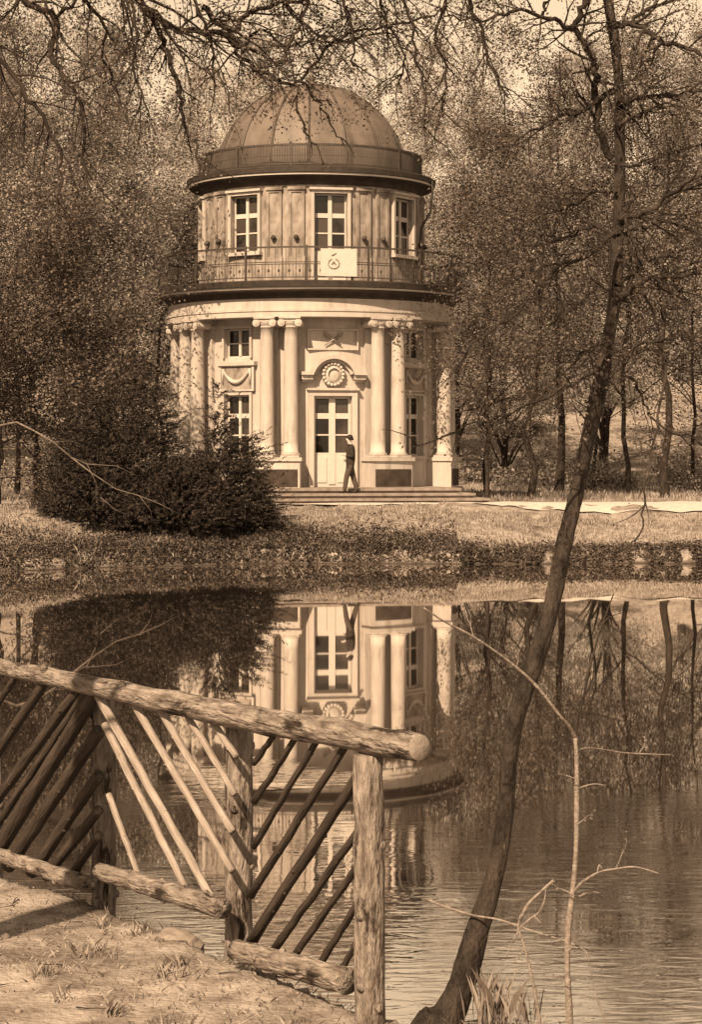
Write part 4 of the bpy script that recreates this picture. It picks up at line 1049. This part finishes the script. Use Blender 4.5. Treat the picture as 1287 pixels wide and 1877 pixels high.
# sapling at the water edge
sp = empty('sapling', (at(985, 1745, 9.55).x, 9.55, .05), 'thin pale bare sapling forking above the pond at the right', 'sapling')
so = Vector(sp.location); sr = random.Random(3); mb = MB(); tips = []; K = dict(mb=mb, tips=tips, o=so, rg=sr)
def stem(ch, w0, w1, d0=9.55, d1=9.55, sides=7, m_=None):
    n = len(ch); pts = [at(a, b_, d0 + (d1 - d0) * i / (n - 1)) - so for i, (a, b_) in enumerate(ch)]
    P_, R_ = resample(pts, [(w0 + (w1 - w0) * i / (n - 1)) * 9.55 / F / 2 * .85 * (1 + .12 * math.sin(i * 2.3)) for i in range(n)], 4); mb.tube(P_, R_, sides, True, .06, sr)
stem([(984, 1770), (985, 1695), (982, 1620), (983, 1560), (990, 1500), (995, 1440), (996, 1380), (996, 1310), (994, 1268)], 13, 8)
stem([(994, 1268), (984, 1250), (970, 1234), (937, 1192), (905, 1162), (868, 1134), (830, 1110), (795, 1092), (765, 1072)], 7, 3, 9.55, 9.2)
stem([(996, 1288), (1010, 1284), (1032, 1285), (1070, 1291), (1140, 1294)], 4, 2, 9.55, 9.9)
stem([(991, 1502), (1005, 1486), (1030, 1471), (1055, 1466), (1085, 1463), (1120, 1473)], 6, 2, 9.55, 9.3)
stem([(1000, 1508), (1015, 1500), (1030, 1502)], 4, 2); stem([(1027, 1472), (1030, 1460), (1034, 1466)], 3, 2)
stem([(996, 1345), (1020, 1338), (1040, 1340)], 2.5, 1.5)
for (a_, b_, dx, dz) in ((996, 1400, 1, .4), (995, 1330, -1, .6), (990, 1505, -1, .5), (983, 1590, 1, .7), (905, 1162, .2, 1), (840, 1116, -.3, 1), (1055, 1466, .5, 1), (1090, 1292, .6, .8), (950, 1208, .4, 1), (984, 1640, -1, .6)):
    grow(sr, mb, tips, at(a_, b_, 9.5) - so, Vector((dx, sr.uniform(-.4, .4), dz)).normalized(), sr.uniform(.05, .14), .003, 1, 2, 4, .25, .02, (1, 2), (.4, .8), .6)
mb.obj('stem', M['twig'], sp, smooth=True)
sn = np.random.default_rng(8); crown_obj(sn, tips[::2], 1, .014, .004, M['plant_pale'], 'buds', sp, aspect=.5)
mb = MB(); stem([(994, 1268), (997, 1240), (1006, 1210), (1014, 1170), (1030, 1110), (1043, 1075), (1052, 1050)], 7, 2, 9.55, 9.7)
stem([(1006, 1210), (1020, 1180), (1022, 1150)], 3, 1.5); stem([(1030, 1110), (1040, 1090), (1062, 1080)], 3, 1.5)
mb.obj('dark_shoot', M['bark'], sp, smooth=True)

# bare twiggy plants by the leaning trunk
tp = empty('twiggy_plant', (at(925, 1745, 9.7).x, 9.7, .05), 'small bare twiggy plant between the leaning trunk and the sapling', 'plant')
so = Vector(tp.location); mb = MB()
stem([(945, 1740), (938, 1680), (926, 1620), (918, 1585), (908, 1555), (912, 1535)], 6, 4)
stem([(912, 1540), (922, 1520), (940, 1502), (961, 1483)], 6, 5)
stem([(910, 1555), (925, 1542), (940, 1530), (948, 1510), (949, 1492)], 4, 2); stem([(932, 1537), (944, 1550)], 4, 2)
stem([(908, 1560), (897, 1580), (890, 1600)], 3, 1.5); stem([(918, 1585), (903, 1606)], 3, 1.5)
mb.obj('stem', M['twig'], tp, smooth=True)
so = Vector((0, 0, 0)); mb = MB()
stem([(770, 1512), (800, 1524), (840, 1536), (880, 1543), (930, 1560), (985, 1577), (1010, 1590)], 5, 2.5, 10.25, 9.6)
stem([(1010, 1590), (1018, 1620), (1022, 1650)], 2.5, 1.5, 9.6, 9.6)
stem([(1022, 1650), (1040, 1700), (1050, 1748)], 3, 4, 9.6, 9.6)
tag(mb.obj('arching_twig', M['twig'], smooth=True), 'long thin twig arching over the water behind the leaning trunk', 'twig')

# reeds and grass on the near bank
rn = np.random.default_rng(31)
def tuft(px, d, n, h, spread, label, m_='plant_pale', wd=.0028):
    x0 = (px - HX) * d / F; x = x0 + rn.normal(size=n) * spread; dd = d + rn.normal(size=n) * spread * .5
    V4 = blades(0, x, dd, h, wd, .35); z0 = terrain(x0, d)
    V4 = V4 - np.array([x0, d, float(z0)])
    o = link('reed_tuft', quads_mesh('reed_tuft', V4, M[m_]), None, 0, (x0, d, float(z0))); tag(o, label, 'reeds', 'tufts of pale reed on the near bank')
tuft(868, 9.95, 60, .24, .06, 'pale reed tuft close beside the base of the leaning trunk', wd=.0018)
tuft(905, 9.9, 34, .18, .06, 'thin pale reed tuft under the twiggy plant', wd=.0018)
x, d = scatter(46000, -5.5, 2.6, 7.0, 17.5, lambda x, d: (d < edge_near(x) + .02) & (fbm(x * 1.4, d * 1.4, 3, 8) + .35 * rn.normal(size=len(x)) > .02))
tag(link('bank_dry_grass', quads_mesh('bank_dry_grass', blades(0, x, d, .035, .0022, .9), M['grass_dry'])), 'short dry grass on the trodden near bank', 'grass', kind='stuff')
x, d = scatter(9000, -5.5, 2.6, 7.0, 17.5, lambda x, d: d < edge_near(x) - .02)
P = np.stack([x, d, terrain(x, d) + .008], 1)
tag(link('leaf_litter', quads_mesh('leaf_litter', leaf_quads(rn, P, .016, flat=3.0, aspect=.6), M['grass_dry'])), 'dry leaf litter scattered on the near bank', 'litter', kind='stuff')

tc_ = rn.uniform(0, 1, (170, 2)); X_ = []; D_ = []
for u, v in tc_:
    x0 = -5.5 + 8.1 * u; d0 = 7.2 + 9.5 * v; n = int(rn.uniform(14, 50)); sp_ = rn.uniform(.02, .07)
    X_.append(x0 + rn.normal(size=n) * sp_); D_.append(d0 + rn.normal(size=n) * sp_)
x = np.concatenate(X_); d = np.concatenate(D_); k = d < edge_near(x) + .05; x, d = x[k], d[k]
tag(link('grass_tufts', quads_mesh('grass_tufts', blades(0, x, d, .075, .003, .55), M['grass_dry'])), 'small tufts of grass on the trodden near bank', 'grass', kind='stuff')
mb = MB(); pr_ = random.Random(6)
for _ in range(420):
    x0 = pr_.uniform(-4.5, 2.4); d0 = pr_.uniform(7.4, 15)
    if d0 > float(edge_near(np.array(x0))) - .02: continue
    z0 = float(terrain(x0, d0)); r_ = pr_.uniform(.006, .02) * (2.0 if pr_.random() < .06 else 1)
    mb.tube([(x0, d0, z0 - r_ * .3), (x0 + r_ * .1, d0, z0 + r_ * .35), (x0, d0, z0 + r_ * .7)], [r_, r_ * .95, r_ * .4], 6)
tag(mb.obj('pebbles', M['rock'], smooth=True), 'small pebbles scattered on the near bank', 'pebbles', kind='stuff')
mb = MB()
for _ in range(90):
    x0 = pr_.uniform(-4.0, 2.2); d0 = pr_.uniform(7.6, 13); a = pr_.uniform(0, 6.28); L_ = pr_.uniform(.05, .22)
    if d0 > float(edge_near(np.array(x0))) - .1: continue
    pp = []
    for i in range(4):
        xx = x0 + math.cos(a) * L_ * i / 3; yy = d0 + math.sin(a) * L_ * i / 3; a += pr_.uniform(-.3, .3); pp.append((xx, yy, float(terrain(xx, yy)) + .012))
    mb.tube(pp, [.004, .0035, .003, .0015], 5)
tag(mb.obj('fallen_twigs', M['bark'], smooth=True), 'thin fallen twigs on the near bank', 'twigs', kind='stuff')

# leaves and scum drifting by the banks
x = np.concatenate([rn.uniform(-8, 9, 420), rn.uniform(-1.5, 3, 140)]); e_ = np.abs(rn.normal(size=len(x)))
d = np.where(np.arange(len(x)) < 420, edge_far(x) - .15 - e_ * 1.6, edge_near(x) + .25 + e_ * .9)
P = np.stack([x, d, 0 * x + .004], 1)
sz_ = np.where(np.arange(len(x)) < 420, .06, .022)
V_ = leaf_quads(rn, P * 0, 1.0, flat=30.0, aspect=.7) * sz_[:, None, None] + P[:, None, :]
V_[:, :, 2] = .004 + (V_[:, :, 2] - .004) * .2
tag(link('floating_leaves', quads_mesh('floating_leaves', V_, M['grass_dry'])), 'dry leaves drifting on the pond near the banks', 'leaves', kind='stuff')
# rushes in patches along the far water line
X_ = []; D_ = []
for c_ in rn.uniform(-8, 11, 12):
    n = int(rn.uniform(10, 40)); X_.append(c_ + rn.normal(size=n) * .18); D_.append(edge_far(X_[-1]) + .05 + np.abs(rn.normal(size=n)) * .12)
x = np.concatenate(X_); d = np.concatenate(D_)
tag(link('shore_rushes', quads_mesh('shore_rushes', blades(0, x, d, .2, .008, .4), M['grass'])), 'patches of rushes along the far water line', 'rushes', kind='stuff')
